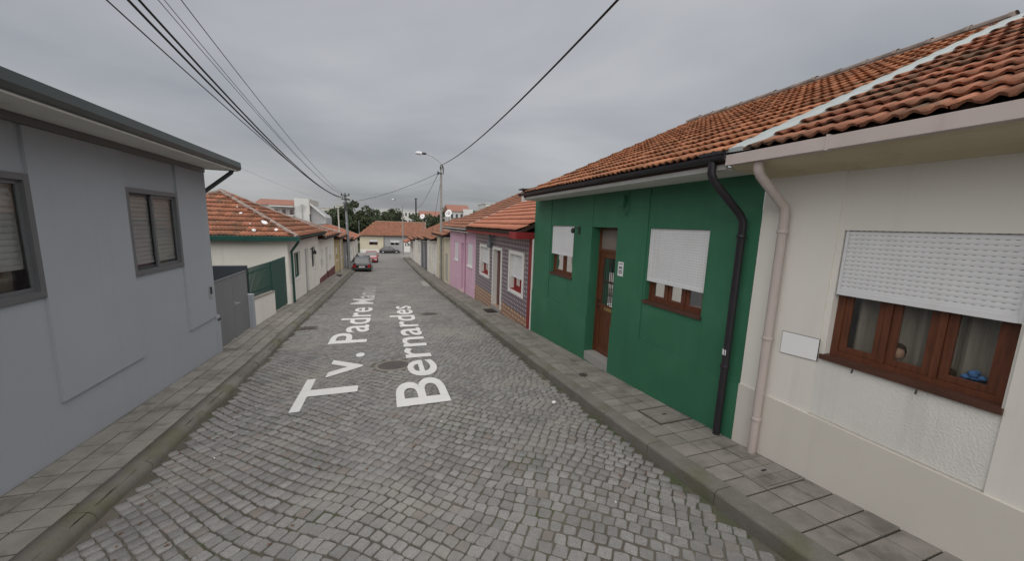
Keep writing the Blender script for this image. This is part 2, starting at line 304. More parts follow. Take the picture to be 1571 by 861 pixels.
class MB:
    """collects faces; build() links them as ONE mesh object"""
    def __init__(s): s.v = []; s.f = []; s.sm = []
    def add(s, vs, fs, smooth=False):
        b = len(s.v); s.v += [tuple(p) for p in vs]; s.f += [tuple(i+b for i in q) for q in fs]; s.sm += [smooth]*len(fs); return s
    def quad(s, a, b, c, d): return s.add([a, b, c, d], [(0, 1, 2, 3)])
    def box(s, x0, x1, y0, y1, z0, z1):
        if x0 > x1: x0, x1 = x1, x0
        if y0 > y1: y0, y1 = y1, y0
        if z0 > z1: z0, z1 = z1, z0
        return s.add([(x0, y0, z0), (x1, y0, z0), (x1, y1, z0), (x0, y1, z0), (x0, y0, z1), (x1, y0, z1), (x1, y1, z1), (x0, y1, z1)],
                     [(3, 2, 1, 0), (4, 5, 6, 7), (0, 1, 5, 4), (1, 2, 6, 5), (2, 3, 7, 6), (3, 0, 4, 7)])
    def tube(s, pts, r, n=8, cap=True, smooth=True):
        pts = [Vector(p) for p in pts]; rs = r if isinstance(r, (list, tuple)) else [r]*len(pts)
        rings = []; up = None
        for i, p in enumerate(pts):
            d = ((pts[i+1]-p) if i == 0 else (p-pts[i-1]) if i == len(pts)-1 else ((pts[i+1]-p).normalized()+(p-pts[i-1]).normalized())).normalized()
            a = Vector((0, 0, 1)) if abs(d.z) < 0.9 else Vector((1, 0, 0))
            if up is not None: a = up
            e1 = (a-d*a.dot(d)).normalized(); up = e1; e2 = d.cross(e1)
            k = 1.0
            if 0 < i < len(pts)-1:
                cs = (pts[i+1]-p).normalized().dot((p-pts[i-1]).normalized()); k = 1/max(0.5, math.sqrt((1+cs)/2))
            rings.append([p+(e1*math.cos(2*math.pi*j/n)+e2*math.sin(2*math.pi*j/n))*rs[i]*(k if k < 1.3 else 1.1) for j in range(n)])
        vs = [q for g in rings for q in g]; fs = []
        for i in range(len(pts)-1):
            for j in range(n): fs.append((i*n+j, i*n+(j+1) % n, (i+1)*n+(j+1) % n, (i+1)*n+j))
        s.add(vs, fs, smooth)
        if cap: s.add(rings[0], [tuple(reversed(range(n)))]); s.add(rings[-1], [tuple(range(n))])
        return s
    def lathe(s, c, prof, n=16, axis='z', smooth=True):
        c = Vector(c); vs = []; fs = []
        for r, h in prof:
            for j in range(n):
                a = 2*math.pi*j/n; u, w = r*math.cos(a), r*math.sin(a)
                vs.append(c+Vector({'z': (u, w, h), 'y': (w, h, u), 'x': (h, u, w)}[axis]))
        for i in range(len(prof)-1):
            for j in range(n): fs.append((i*n+j, i*n+(j+1) % n, (i+1)*n+(j+1) % n, (i+1)*n+j))
        s.add(vs, fs, smooth)
        m = len(prof)-1
        s.add(vs[:n], [tuple(reversed(range(n)))]); s.add(vs[m*n:], [tuple(range(n))])
        return s
    def prism(s, poly, off):
        """poly: list of 3-D points, off: extrusion vector"""
        n = len(poly); off = Vector(off); a = [Vector(p) for p in poly]; b = [p+off for p in a]
        return s.add(a+b, [tuple(reversed(range(n))), tuple(range(n, 2*n))]+[(i, (i+1) % n, n+(i+1) % n, n+i) for i in range(n)])
    def mesh(s, name, mat, o=Vector((0, 0, 0))):
        me = bpy.data.meshes.new(name)
        me.from_pydata([(p[0]-o.x, p[1]-o.y, p[2]-o.z) for p in s.v], [], s.f)
        if any(s.sm): me.polygons.foreach_set('use_smooth', s.sm)
        me.update()
        for m_ in (mat if isinstance(mat, list) else [mat]): me.materials.append(m_)
        return me
    def build(s, name, mat, parent=None, at=None):
        o0 = org(parent) if parent is not None else Vector(at or (0, 0, 0))
        ob = bpy.data.objects.new(name, s.mesh(name, mat, o0)); COL.objects.link(ob)
        if parent is not None: ob.parent = parent
        else: ob.location = o0; ORG[ob.name] = o0
        return ob
def link_mesh(name, me, parent, loc, rot=None, scale=None):
    ob = bpy.data.objects.new(name, me); COL.objects.link(ob); ob.parent = parent; ob.location = loc
    if rot is not None: ob.rotation_euler = rot
    if scale is not None: ob.scale = scale
    return ob
def np_mesh(name, V, F, mat, parent=None, smooth=False):
    me = bpy.data.meshes.new(name); V = np.asarray(V, np.float32)
    counts = np.array([len(f) for f in F], np.int32) if isinstance(F, list) else np.full(len(F), F.shape[1], np.int32)
    idx = np.concatenate([np.asarray(f, np.int32) for f in F]) if isinstance(F, list) else np.asarray(F, np.int32).ravel()
    me.vertices.add(len(V)); me.vertices.foreach_set('co', V.ravel())
    me.loops.add(len(idx)); me.loops.foreach_set('vertex_index', idx)
    me.polygons.add(len(counts)); st = np.zeros(len(counts), np.int32); st[1:] = np.cumsum(counts)[:-1]
    me.polygons.foreach_set('loop_start', st); me.polygons.foreach_set('loop_total', counts)
    if smooth: me.polygons.foreach_set('use_smooth', np.ones(len(counts), bool))
    me.update(calc_edges=True); me.validate(); me.materials.append(mat)
    ob = bpy.data.objects.new(name, me); COL.objects.link(ob)
    if parent is not None: ob.parent = parent
    return ob

# ------------------------------------------------------------------ the lie of the land
ZY = [-12, -5, 1.15, 2.9, 4.6, 9.9, 17.2, 24.4, 38, 52, 65, 80, 90, 400]
ZP = [0.85, 0.43, 0.07, -0.10, -0.25, -0.63, -1.13, -1.64, -2.42, -3.05, -3.55, -4.05, -4.2, -4.6]
LY = [-12, 5, 9.7, 12, 16.4, 26, 33, 45, 60, 75, 400]; LZ = [0, 0, 0.06, 0.15, 0.18, 0.42, 0.45, 0.38, 0.2, 0, 0]
def zp(y): return np.interp(y, ZY, ZP)
def lz(y): return np.interp(y, LY, LZ)
XK, XKL, XR, XL = 3.05, -2.58, 4.15, -3.55
def road_z(x, y): return zp(y)-0.15+lz(y)*0.6*np.clip((XK-np.asarray(x, float))/(XK-XKL), 0, 1)
def pav_z(y): return zp(y)
def pavl_z(x, y):
    k = road_z(XKL, y)+0.115; w = zp(y)+lz(y); f = np.clip((XKL-x)/(XKL-XL), 0, 1)
    return k+(w-k)*f
STREET_END = 70.0
PL_END, PR_END = 58.0, 66.0

# ------------------------------------------------------------------ road, setts
ys = np.concatenate([np.arange(-6, 18, .25), np.arange(18, 92, 2.0)])
mb = MB()
xs = np.linspace(-2.6, 3.08, 24)
def bed_z(x, y):
    # sand lies deeper or nearly flush with the stones in patches
    f = .5+.28*math.sin(x*1.7+y*.6)+.22*math.sin(x*.9-y*1.35+1.2)+.2*math.sin(x*3.1+y*2.3)
    return float(road_z(x, y))-(.0075+.009*min(1, max(0, f)) if y < 42 else 0.0)
BZ = [[bed_z(x, y) for x in xs] for y in ys]
for i in range(len(ys)-1):
    for j in range(len(xs)-1):
        mb.quad((xs[j], ys[i], BZ[i][j]), (xs[j+1], ys[i], BZ[i][j+1]), (xs[j+1], ys[i+1], BZ[i+1][j+1]), (xs[j], ys[i+1], BZ[i+1][j]))
road = mb.build('road', M['bed']); tag(road, 'street paved in grey granite setts running downhill between two rows of low houses', None, None, 'structure')

MANHOLES = [(0.14, 8.10, 0.31), (1.62, 14.22, 0.33)]
DRAIN = (-2.52, -2.10, 12.26, 12.62)
def stone_variant(detail):
    if detail:
        c = []
        for sx, sy in ((-1, -1), (1, -1), (1, 1), (-1, 1)):
            px, py = sx*(0.5+nr.uniform(-.07, .05)), sy*(0.5+nr.uniform(-.07, .05)); k = nr.uniform(.05, .15)
            if sx*sy > 0: c += [(px-sx*0, py-sy*k), (px-sx*k, py)] if True else []
            else: c += [(px-sx*k, py), (px, py-sy*k)]
        c = np.array(c)
        zt = nr.uniform(-.003, .003, 8)
        V = np.concatenate([np.c_[c*1.0, np.full(8, -.04)], np.c_[c*0.985, np.full(8, -.0058)+zt*.5], np.c_[c*0.89, zt]])
        F = [(i, (i+1) % 8, 8+(i+1) % 8, 8+i) for i in range(8)]+[(8+i, 8+(i+1) % 8, 16+(i+1) % 8, 16+i) for i in range(8)]+[tuple(range(16, 24))]
    else:
        c = np.array([(sx*(0.5+nr.uniform(-.06, .02)), sy*(0.5+nr.uniform(-.06, .02))) for sx, sy in ((-1, -1), (1, -1), (1, 1), (-1, 1))])
        V = np.concatenate([np.c_[c, np.full(4, -.025)], np.c_[c*0.90, nr.uniform(-.003, .003, 4)]])
        F = [(i, (i+1) % 4, 4+(i+1) % 4, 4+i) for i in range(4)]+[(4, 5, 6, 7)]
    return V, F
VAR = [stone_variant(True) for _ in range(14)]; VARS = [stone_variant(False) for _ in range(10)]
# rows run diagonally and steepen towards both kerbs
ROWB = 0.010; ALPHA = math.tan(R_(41))
def row_y(c, x):
    return c-ALPHA*(x-0.3)-ROWB*(x-0.3)**3+0.05*math.sin(x*1.9+c*0.7)+0.03*math.sin(x*4.1-c*1.3)
stones = []
cstep = 0.172
c = -3.2
ri = 0
while c < 46:
    x = -2.58+nr.uniform(0, .12); ri += 1
    while x < 3.02:
        sl = (row_y(c, x+.01)-row_y(c, x-.01))/.02; ang = math.atan(sl); ca = math.cos(ang)
        w = nr.uniform(.108, .142); dxs = w*ca
        xm = x+dxs/2; ym = row_y(c, xm)
        dep = cstep*ca*0.97
        if 0.5 < ym < 42 and xm+0.055 < 3.04 and xm-.05 > -2.60:
            ok = all((xm-mx_)**2+(ym-my)**2 > (mr+.115)**2 for mx_, my, mr in MANHOLES)
            ok &= not (DRAIN[0]-.08 < xm < DRAIN[1]+.08 and DRAIN[2]-.08 < ym < DRAIN[3]+.08)
            if ok: stones.append((xm, ym, ang+nr.uniform(-.09, .09), (w-.004)*nr.uniform(.94, 1.03), (dep-.002)*nr.uniform(.93, 1.03), nr.uniform(-.005, .005)))
        x += dxs
    c += cstep
# line of setts along the right kerb
def inview(x, y, z):
    d = Vector((x, y, z))-CAMP; f = d.dot(Fv)
    if f < .2: return False
    u, v = 561*d.dot(R2)/f, 561*d.dot(U2)/f
    return abs(u) < 800 and abs(v) < 440
vis = []
for i, s in enumerate(stones):
    if s[1] < 6 and inview(s[0], s[1], road_z(s[0], s[1])):
        vis.append(((Vector((s[0], s[1], float(road_z(s[0], s[1]))))-CAMP).length, i))
vis.sort(); near = {i for _, i in vis[:300]}
sett_me = []
for V, F in VAR:
    me = bpy.data.meshes.new('sett'); me.from_pydata([tuple(p) for p in V], [], F); me.update(); me.materials.append(M['cobble']); sett_me.append(me)
Vs, Fs, base = [], [], 0
for i, s in enumerate(stones):
    x, y, an, lx, ly, dz = s
    z = float(road_z(x, y)); slope = float(road_z(x, y+.2)-road_z(x, y-.2))/.4; sxs = float(road_z(x+.2, y)-road_z(x-.2, y))/.4
    if i in near:
        m3 = Matrix.Rotation(math.atan(slope), 3, 'X') @ Matrix.Rotation(an, 3, 'Z')
        link_mesh('sett', sett_me[nr.integers(14)], road, (x, y, z+dz), m3.to_euler(), (lx, ly, 1))
        continue
    V, F = VAR[nr.integers(14)] if y < 15 else VARS[nr.integers(10)]
    ca, sa = math.cos(an), math.sin(an)
    P = np.empty_like(V); ux, uy = V[:, 0]*lx, V[:, 1]*ly
    P[:, 0] = x+ux*ca-uy*sa; P[:, 1] = y+ux*sa+uy*ca
    P[:, 2] = z+dz+V[:, 2]+(P[:, 1]-y)*slope+(P[:, 0]-x)*sxs
    Vs.append(P); Fs += [tuple(k+base for k in f) for f in F]; base += len(V)
tag(np_mesh('setts', np.concatenate(Vs), Fs, M['cobble'], road), None, None, None, 'stuff')
# far carriageway: too far to tell the stones apart
mb = MB()
for a, b in zip(np.arange(42, 90, 2.0), np.arange(44, 92, 2.0)):
    mb.quad((-2.6, a, road_z(-2.6, a)+.004), (3.08, a, road_z(3.08, a)+.004), (3.08, b, road_z(3.08, b)+.004), (-2.6, b, road_z(-2.6, b)+.004))
mb.build('far_paving', mk('distant_setts', (0.215, 0.208, 0.195), 0.85, (0.175, 0.170, 0.160), 1.2, 0.8, bump=0.8, bscale=9, fine=0.3), road)

# cross street and the wider ground
mb = MB(); mb.quad((-60, 66.5, float(zp(66.5))-.20), (60, 66.5, float(zp(66.5))-.20), (60, 83.5, float(zp(83))-.2), (-60, 83.5, float(zp(83))-.2))
tag(mb.build('cross_street', M['cobble']), 'cross street of grey setts at the bottom of the hill', None, None, 'structure')
mb = MB()
gy = [-60, -12, 0, 10, 20, 30, 40, 55, 66, 84, 120, 400, 2500]
for a, b in zip(gy[:-1], gy[1:]):
    za_, zb_ = float(zp(a))-.62, float(zp(b))-.62
    for x0, x1 in ((-2500, -60), (-60, -2.7), (-2.7, 3.2), (3.2, 60), (60, 2500)):
        mb.quad((x0, a, za_), (x1, a, za_), (x1, b, zb_), (x0, b, zb_))
tag(mb.build('ground', M['terrain']), 'earth and grass behind and beneath the houses', None, None, 'structure')

# ------------------------------------------------------------------ pavements and kerbs
def pavement(name, label, zf, x0, x1, yend, cols, step, kx, seed):
    r = random.Random(seed); mb = MB()
    yy_ = list(np.arange(-3, 30, 1.0))+list(np.arange(30, yend+.1, 2.0))
    for a, b in zip(yy_[:-1], yy_[1:]):
        mb.quad((x0, a, zf(x0, a)-.012), (x1, a, zf(x1, a)-.012), (x1, b, zf(x1, b)-.012), (x0, b, zf(x0, b)-.012))
    pv = mb.build(name, M['slab_bed']); tag(pv, label, None, None, 'structure')
    objs = 0; st = MB()
    proto = {}
    y = -1.0
    while y < yend-.3:
        for ci, (a, b) in enumerate(zip(cols[:-1], cols[1:])):
            skip = any(cx0 < (a+b)/2 < cx1 and cy0 < y+step/2 < cy1 for cx0, cx1, cy0, cy1 in COVER_AREAS)
            if skip: continue
            g = .0075; dz = r.uniform(-.003, .004); tl = r.uniform(-.004, .004)
            xa, xb, ya, yb = a+g, b-g, y+g, y+step-g
            cxm, cym = (xa+xb)/2, (ya+yb)/2
            zc_ = float(zf(cxm, cym)); sl = float(zf(cxm, cym+.2)-zf(cxm, cym-.2))/.4; sx = float(zf(cxm+.1, cym)-zf(cxm-.1, cym))/.2
            if objs < 300 and y < 21:
                if ci not in proto:
                    q = MB(); hx, hy = (xb-xa)/2, (yb-ya)/2; bv = .006
                    vs_ = [(-hx, -hy, -.03), (hx, -hy, -.03), (hx, hy, -.03), (-hx, hy, -.03), (-hx, -hy, -bv), (hx, -hy, -bv), (hx, hy, -bv), (-hx, hy, -bv), (-hx+bv, -hy+bv, 0), (hx-bv, -hy+bv, 0), (hx-bv, hy-bv, 0), (-hx+bv, hy-bv, 0)]
                    q.add(vs_, [(0, 1, 5, 4), (1, 2, 6, 5), (2, 3, 7, 6), (3, 0, 4, 7), (4, 5, 9, 8), (5, 6, 10, 9), (6, 7, 11, 10), (7, 4, 8, 11), (8, 9, 10, 11)])
                    proto[ci] = q.mesh('paving_slab', M['slab'])
                link_mesh('paving_slab', proto[ci], pv, (cxm, cym, zc_+dz), (math.atan(sl)+tl, -math.atan(sx)+tl*.5, r.uniform(-.004, .004))); objs += 1
            else:
                z4 = [float(zf(px, py))+dz for px, py in ((xa, ya), (xb, ya), (xb, yb), (xa, yb))]
                st.add([(xa, ya, z4[0]), (xb, ya, z4[1]), (xb, yb, z4[2]), (xa, yb, z4[3])]+[(px, py, z_-.03) for (px, py), z_ in zip(((xa, ya), (xb, ya), (xb, yb), (xa, yb)), z4)],
                       [(0, 1, 2, 3), (0, 4, 5, 1), (1, 5, 6, 2), (2, 6, 7, 3), (3, 7, 4, 0)])
        y += step
    ob = st.build('paving_slabs', M['slab'], pv); ob['kind'] = 'stuff'
    return pv
COVER_AREAS = [(3.57, 4.15, 3.75, 4.25), (3.57, 4.15, 2.25, 2.75)]
pv_r = pavement('pavement_right', 'right-hand pavement of small square concrete slabs in front of the green and beige houses', lambda x, y: pav_z(y), XK+.1, XR+.12, PR_END,
                [3.27, 3.57, 3.87, 4.145], 0.25, XK, 3)
COVER_AREAS = []
pv_l = pavement('pavement_left', 'left-hand pavement of worn brown-grey concrete slabs in front of the grey house', pavl_z, XL-.35, XKL-.05, PL_END,
                [-3.86, -3.54, -3.29, -3.04, -2.79], 0.31, XKL, 4)

def kerb_run(pv, x0, x1, zf_top, yend, ln, round_, seed, zoff=0):
    r = random.Random(seed); y = -1.6; cnt = 0; st = MB()
    while y < yend:
        L = ln*r.uniform(.92, 1.08); ye = min(y+L, yend)
        m = st if y > 45 else MB()
        # cross-section, outer face first
        dxo = r.uniform(-.006, .006); n = 5
        if x0 < 0:     # left kerb: rounded, outer side is +X
            prof = [(x1, -.22), (x1, -.085), (x1-.012, -.045), (x1-.042, -.014), (x1-.085, 0), (x0+.0, .002), (x0, -.1)]
        else:
            prof = [(x0, -.25), (x0+.006, -.030), (x0+.014, -.012), (x0+.030, -.003), (x0+.06, 0), (x1, .003), (x1, -.1)]
        seg = 7; rings = []
        for k in range(seg+1):
            yy_ = y+.004+(ye-y-.008)*k/seg
            wob = r.uniform(-.009, .009)
            rings.append([(px+dxo+(wob if i < 4 else 0), yy_, float(zf_top(px, yy_))+pz+zoff+(r.uniform(-.007, .004) if 0 < i < 5 else 0)) for i, (px, pz) in enumerate(prof)])
        vs_ = [p for g_ in rings for p in g_]; k_ = len(prof)
        fs_ = []
        for a in range(seg):
            for b in range(k_-1):
                q = (a*k_+b, a*k_+b+1, (a+1)*k_+b+1, (a+1)*k_+b)
                fs_.append(q if x0 < 0 else tuple(reversed(q)))
        m.add(vs_, fs_, x0 < 0); m.add(rings[0], [tuple(range(k_))]); m.add(rings[-1], [tuple(reversed(range(k_)))])
        if m is not st: m.build('kerb_stone', M['kerb'], pv)
        y = ye
    if st.v: st.build('kerb_stones', M['kerb'], pv)['kind'] = 'stuff'
kerb_run(pv_r, XK, XK+.216, lambda x, y: pav_z(y), PR_END, 1.0, False, 5)
kerb_run(pv_l, -2.785, XKL, lambda x, y: pavl_z(max(x, -2.78) if x < -2.7 else x, y), PL_END, 0.95, True, 6)
# ------------------------------------------------------------------ walls, windows, shutters (u along the wall, d into the wall, z up)
def wr(X): return lambda u, d, z: (X+d, u, z)        # right-hand row
def wl(X): return lambda u, d, z: (X-d, u, z)        # left-hand row
def wf(Y): return lambda u, d, z: (u, Y+d, z)        # walls facing the camera
def mbox(mb, m, u0, u1, d0, d1, z0, z1):
    a, b = m(u0, d0, z0), m(u1, d1, z1); return mb.box(a[0], b[0], a[1], b[1], a[2], b[2])
def relief(m, u0, u1, z0, z1, zones, holes, base=0):
    """street wall cut into cells: zones (u0,u1,z0,z1,depth,material index) and holes (u0,u1,z0,z1,reveal depth)"""
    us = sorted({u0, u1, *[min(max(v, u0), u1) for q in zones+holes for v in q[:2]]}); zs = sorted({z0, z1, *[min(max(v, z0), z1) for q in zones+holes for v in q[2:4]]})
    out = {}
    G = {}
    for i, (a, b) in enumerate(zip(us[:-1], us[1:])):
        for j, (c, d) in enumerate(zip(zs[:-1], zs[1:])):
            um, zm = (a+b)/2, (c+d)/2; dep, mi, hole = 0.0, base, False
            for q in zones:
                if q[0] < um < q[1] and q[2] < zm < q[3]: dep, mi = q[4], q[5]
            for q in holes:
                if q[0] < um < q[1] and q[2] < zm < q[3]: dep, hole = q[4], True
            G[i, j] = (dep, mi, hole)
            if not hole: out.setdefault(mi, MB()).quad(m(a, dep, c), m(b, dep, c), m(b, dep, d), m(a, dep, d))
    for (i, j), (dep, mi, hole) in G.items():
        for k, (di, dj) in enumerate(((1, 0), (0, 1))):
            g2 = G.get((i+di, j+dj))
            if g2 is None or abs(g2[0]-dep) < 1e-6: continue
            if hole and g2[2]: continue
            mm = mi if (not hole and (dep < g2[0] or g2[2])) else g2[1]
            o = out.setdefault(mm, MB())
            if k == 0: u = us[i+1]; o.quad(m(u, dep, zs[j]), m(u, g2[0], zs[j]), m(u, g2[0], zs[j+1]), m(u, dep, zs[j+1]))
            else: z = zs[j+1]; o.quad(m(us[i], dep, z), m(us[i+1], dep, z), m(us[i+1], g2[0], z), m(us[i], g2[0], z))
    return out
def slat_mesh(m, L, p, mat, lip=True):
    q = MB()
    prof = [(0.0012, 0.0), (-.0006, .25*p), (-.0010, .5*p), (0.0008, .915*p)] if lip else [(.006, 0), (-.004, .3*p), (-.003, .7*p), (.008, .98*p)]
    for (d0, z0), (d1, z1) in zip(prof[:-1], prof[1:]):
        q.quad(m(0, d0, z0), m(L, d0, z0), m(L, d1, z1), m(0, d1, z1))
    if lip:
        n = max(2, int(L/.046)); w = L/n
        for i in range(n): q.quad(m(i*w, .001, .91*p), m(i*w+w*.55, .001, .91*p), m(i*w+w*.55, .0014, 1.0*p), m(i*w, .0014, 1.0*p))
    return q
def shutter(root, m, u0, u1, zb, zt, d, p=.04, mat='shutter', single=True, lip=True, box=0.0):
    """roller shutter let down from zt to zb: guide rails and bottom bar, slats as pieces of it"""
    b = MB()
    mbox(b, m, u0, u0+.022, d-.014, d+.02, zb-.0, zt-.002); mbox(b, m, u1-.022, u1, d-.014, d+.02, zb-.0, zt-.002)
    mbox(b, m, u0+.023, u1-.023, d-.013, d+.012, zb-.002, zb+.045)
    sh = b.build('roller_shutter', M[mat], root)
    b = MB(); mbox(b, m, u0+.023, u1-.023, d+.014, d+.017, zb+.045, zt-.004); b.build('backing', M['slot_shade'], sh)  # sheet coloured dark so the gaps between slats read as unlit
    n = max(1, int((zt-zb-.045)/p)); L = u1-u0-.046; o0 = m(u0+.023, d, zb+.045)
    loc0 = lambda u, dd, z: tuple(a-b_ for a, b_ in zip(m(u, dd, z), m(0, 0, 0)))
    q = slat_mesh(loc0, L, (zt-zb-.045)/n, mat, lip)
    ro = org(root)
    if single:
        me = q.mesh('slat', M[mat])
        for i in range(n): link_mesh('slat', me, sh, (o0[0]-ro.x, o0[1]-ro.y, o0[2]-ro.z+i*(zt-zb-.045)/n))
    else:
        a = MB()
        for i in range(n): a.add([(v[0]+o0[0], v[1]+o0[1], v[2]+o0[2]+i*(zt-zb-.045)/n) for v in q.v], q.f)
        a.build('slats', M[mat], sh)
    return sh
def window(root, m, u0, u1, z0, z1, d, mat, lights=2, fw=.055, sash=.045, rails=0, sill=None, sill_out=.05, curt=None, glass='glass', hide_above=None, th=.05):
    """frame with one sash and one pane per light; panes and sashes are pieces of the window"""
    f = MB()
    mbox(f, m, u0+.001, u0+fw, d, d+th, z0+.001, z1-.001); mbox(f, m, u1-fw, u1-.001, d, d+th, z0+.001, z1-.001)
    mbox(f, m, u0+fw, u1-fw, d+.001, d+th, z1-fw, z1-.001); mbox(f, m, u0+fw, u1-fw, d+.001, d+th, z0+.001, z0+fw)
    W_ = (u1-u0-2*fw)/lights
    for i in range(1, lights): mbox(f, m, u0+fw+i*W_-.022, u0+fw+i*W_+.022, d-.004, d+th, z0+fw, z1-fw)
    w = f.build('window', mat, root)
    for i in range(lights):
        a, b = u0+fw+i*W_+(.022 if i else 0), u0+fw+(i+1)*W_-(.022 if i < lights-1 else 0); c, e_ = z0+fw, z1-fw
        if sash:
            q = MB(); s1 = sash
            mbox(q, m, a+.002, a+s1, d+.012, d+th-.008, c+.002, e_-.002); mbox(q, m, b-s1, b-.002, d+.012, d+th-.008, c+.002, e_-.002)
            mbox(q, m, a+s1, b-s1, d+.013, d+th-.009, c+.002, c+s1); mbox(q, m, a+s1, b-s1, d+.013, d+th-.009, e_-s1, e_-.002)
            for k in range(rails):
                zc_ = c+(e_-c)*(k+1)/(rails+1); mbox(q, m, a+s1, b-s1, d+.014, d+th-.01, zc_-.012, zc_+.012)
            q.build('sash', mat, w)
            a, b, c, e_ = a+s1, b-s1, c+s1, e_-s1
        g = MB(); g.quad(m(a, d+.03, c), m(b, d+.03, c), m(b, d+.03, e_), m(a, d+.03, e_)); g.build('pane', M[glass], w)
    if sill is not None:
        s_ = MB(); mbox(s_, m, u0-.02, u1+.02, -sill_out, -.001 if sill_out < 0 else .0, z0-.035, z0+.012) if sill_out > 0 else None; mbox(s_, m, u0+.002, u1-.002, .001, d+th-.003, z0-.03, z0+.014); s_.build('sill', sill, w)
    if curt:
        for (a, b, mt) in curt:
            q = MB(); n = max(6, int((b-a)/.02)); pr = []
            for i in range(n+1):
                u = a+(b-a)*i/n; pr.append((u, d+.13+.022*math.sin(i*.9+a*7)+.01*math.sin(i*.37)))
            for (ua, da), (ub, db) in zip(pr[:-1], pr[1:]): q.quad(m(ua, da, z0+.03), m(ub, db, z0+.03), m(ub, db, z1), m(ua, da, z1)); q.sm[-1] = True
            q.build('curtain', M[mt], w)
    return w
def surround(root, m, u0, u1, z0, z1, w, out, mat, bottom=True):
    q = MB(); mbox(q, m, u0-w, u0-.001, -out, .004, z0-(w if bottom else 0), z1+w); mbox(q, m, u1+.001, u1+w, -out, .004, z0-(w if bottom else 0), z1+w)
    mbox(q, m, u0-.001, u1+.001, -out+.001, .004, z1+.001, z1+w-.001)
    if bottom: mbox(q, m, u0-.001, u1+.001, -out+.001, .004, z0-w+.001, z0-.001)
    return q.build('window_surround' if bottom else 'door_surround', mat, root)

# ------------------------------------------------------------------ tiled roofs
TW, TL = 0.25, 0.40
def tile_geo(tw, tl, lift=.048, roll=.030):
    up = [0, .08, .16, .24, .34, .44, .54, .62, .70, .78, .88, 1.0]
    h = [.25*roll, .85*roll, roll, .72*roll, .12*roll, 0, .30*roll, .86*roll, roll, .72*roll, .10*roll, .12*roll]
    V = []; n = len(up)
    for k, v in enumerate((0, tl+.03)):
        for a, b in zip(up, h): V.append((a*tw, v, b+(lift if k == 0 else 0.004)))
    for a, b in zip(up, h): V.append((a*tw, .010, b+lift-.023))
    F = [(i, i+1, n+i+1, n+i) for i in range(n-1)]+[(2*n+i, 2*n+i+1, i+1, i) for i in range(n-1)]
    return np.array(V), F
def roof_tiles(roof, P0, U, V, wid, ln, mat, nobj=0, clip=None, tw=TW, tl=TL, jit=.006):
    U, V = Vector(U).normalized(), Vector(V).normalized(); Nn = U.cross(V)
    if Nn.z < 0: Nn = -Nn
    nu, nv = max(1, int(wid/tw+.3)), max(1, int(round(ln/tl))); tw2 = wid/nu; tl = (ln-.02)/nv; lst = []     # whole courses, none past the ridge
    gv, F = tile_geo(tw, tl); B = np.array([U, V, Nn])
    for i in range(nu):
        for j in range(nv):
            u, v = i*tw2, j*tl
            if clip and not clip(u+tw2/2, v+tl/2): continue
            lst.append((u, v))
    P0 = Vector(P0); ro = org(roof); near_ = set()
    if nobj:
        ds = sorted((((P0+U*u+V*v)-CAMP).length, k) for k, (u, v) in enumerate(lst) if inview(*(P0+U*(u+.1)+V*(v+.2))))
        near_ = {k for _, k in ds[:nobj]}
        mes = []
        for q in range(4):
            me = bpy.data.meshes.new('roof_tile'); g2 = gv.copy(); g2[:, 2] += nr.uniform(-.003, .003, len(g2)); g2[:, 0] *= tw2/tw
            me.from_pydata([tuple(p) for p in g2@B], [], F); me.materials.append(mat)
            me.polygons.foreach_set('use_smooth', [k < 11 for k in range(len(F))]); me.update(); mes.append(me)
    Vs, Fs, base = [], [], 0; Fa = np.array(F)
    for k, (u, v) in enumerate(lst):
        p = P0+U*(u+nr.uniform(-jit, jit)*.5)+V*(v+nr.uniform(-jit, jit)*1.6)+Nn*nr.uniform(0, jit)
        if k in near_: link_mesh('roof_tile', mes[k % 4], roof, tuple(p-ro), (nr.uniform(-.006, .006), nr.uniform(-.012, .012), nr.uniform(-.012, .012)))
        else:
            g2 = gv.copy(); g2[:, 0] *= tw2/tw; tl_ = nr.uniform(-.010, .010); g2[:, 2] += (g2[:, 0]-tw2/2)*tl_
            Vs.append(g2@B+np.array(p-ro)); Fs.append(Fa+base); base += len(gv)
    if Vs:
        ob = np_mesh('roof_tiles', np.concatenate(Vs), np.concatenate(Fs), mat, roof, True); ob['kind'] = 'stuff'
def ridge_run(roof, a, b, r=.10, mat=None, step=.42, single=True):
    a, b = Vector(a), Vector(b); L = (b-a).length; n = max(1, int(L/step)); d = (b-a)/n; ax = (b-a).normalized()
    side = ax.cross(Vector((0, 0, 1))).normalized(); up = side.cross(ax); ro = org(roof); J = MB()
    def cap(mb, o):
        rows = []
        for t, k in ((-.06, 1.10), (.10, 1.10), (.101, .98), (1.08, .92)):
            rows.append([Vector(o)+d*t+side*(math.cos(x)*r*k)+up*(math.sin(x)*r*k*.9) for x in [math.pi*i/7 for i in range(8)]])
        vs_ = [p for g_ in rows for p in g_]; mb.add(vs_, [(i*8+j, i*8+j+1, (i+1)*8+j+1, (i+1)*8+j) for i in range(3) for j in range(7)], True)
    mat = mat or M['ridge_tile']
    bd = MB(); bd.tube([a+up*.0, b+up*.0], r*.86, 8); bd.build('ridge_mortar', M['mortar'] if mat is None else mat, roof)
    if single:
        q = MB(); cap(q, (0, 0, 0)); me = q.mesh('ridge_tile', mat)
        for i in range(n): link_mesh('ridge_tile', me, roof, tuple(a+d*i-ro+up*rng.uniform(-.008, .008)))
    else:
        for i in range(n): cap(J, a+d*i)
        J.build('ridge_tiles', mat, roof)
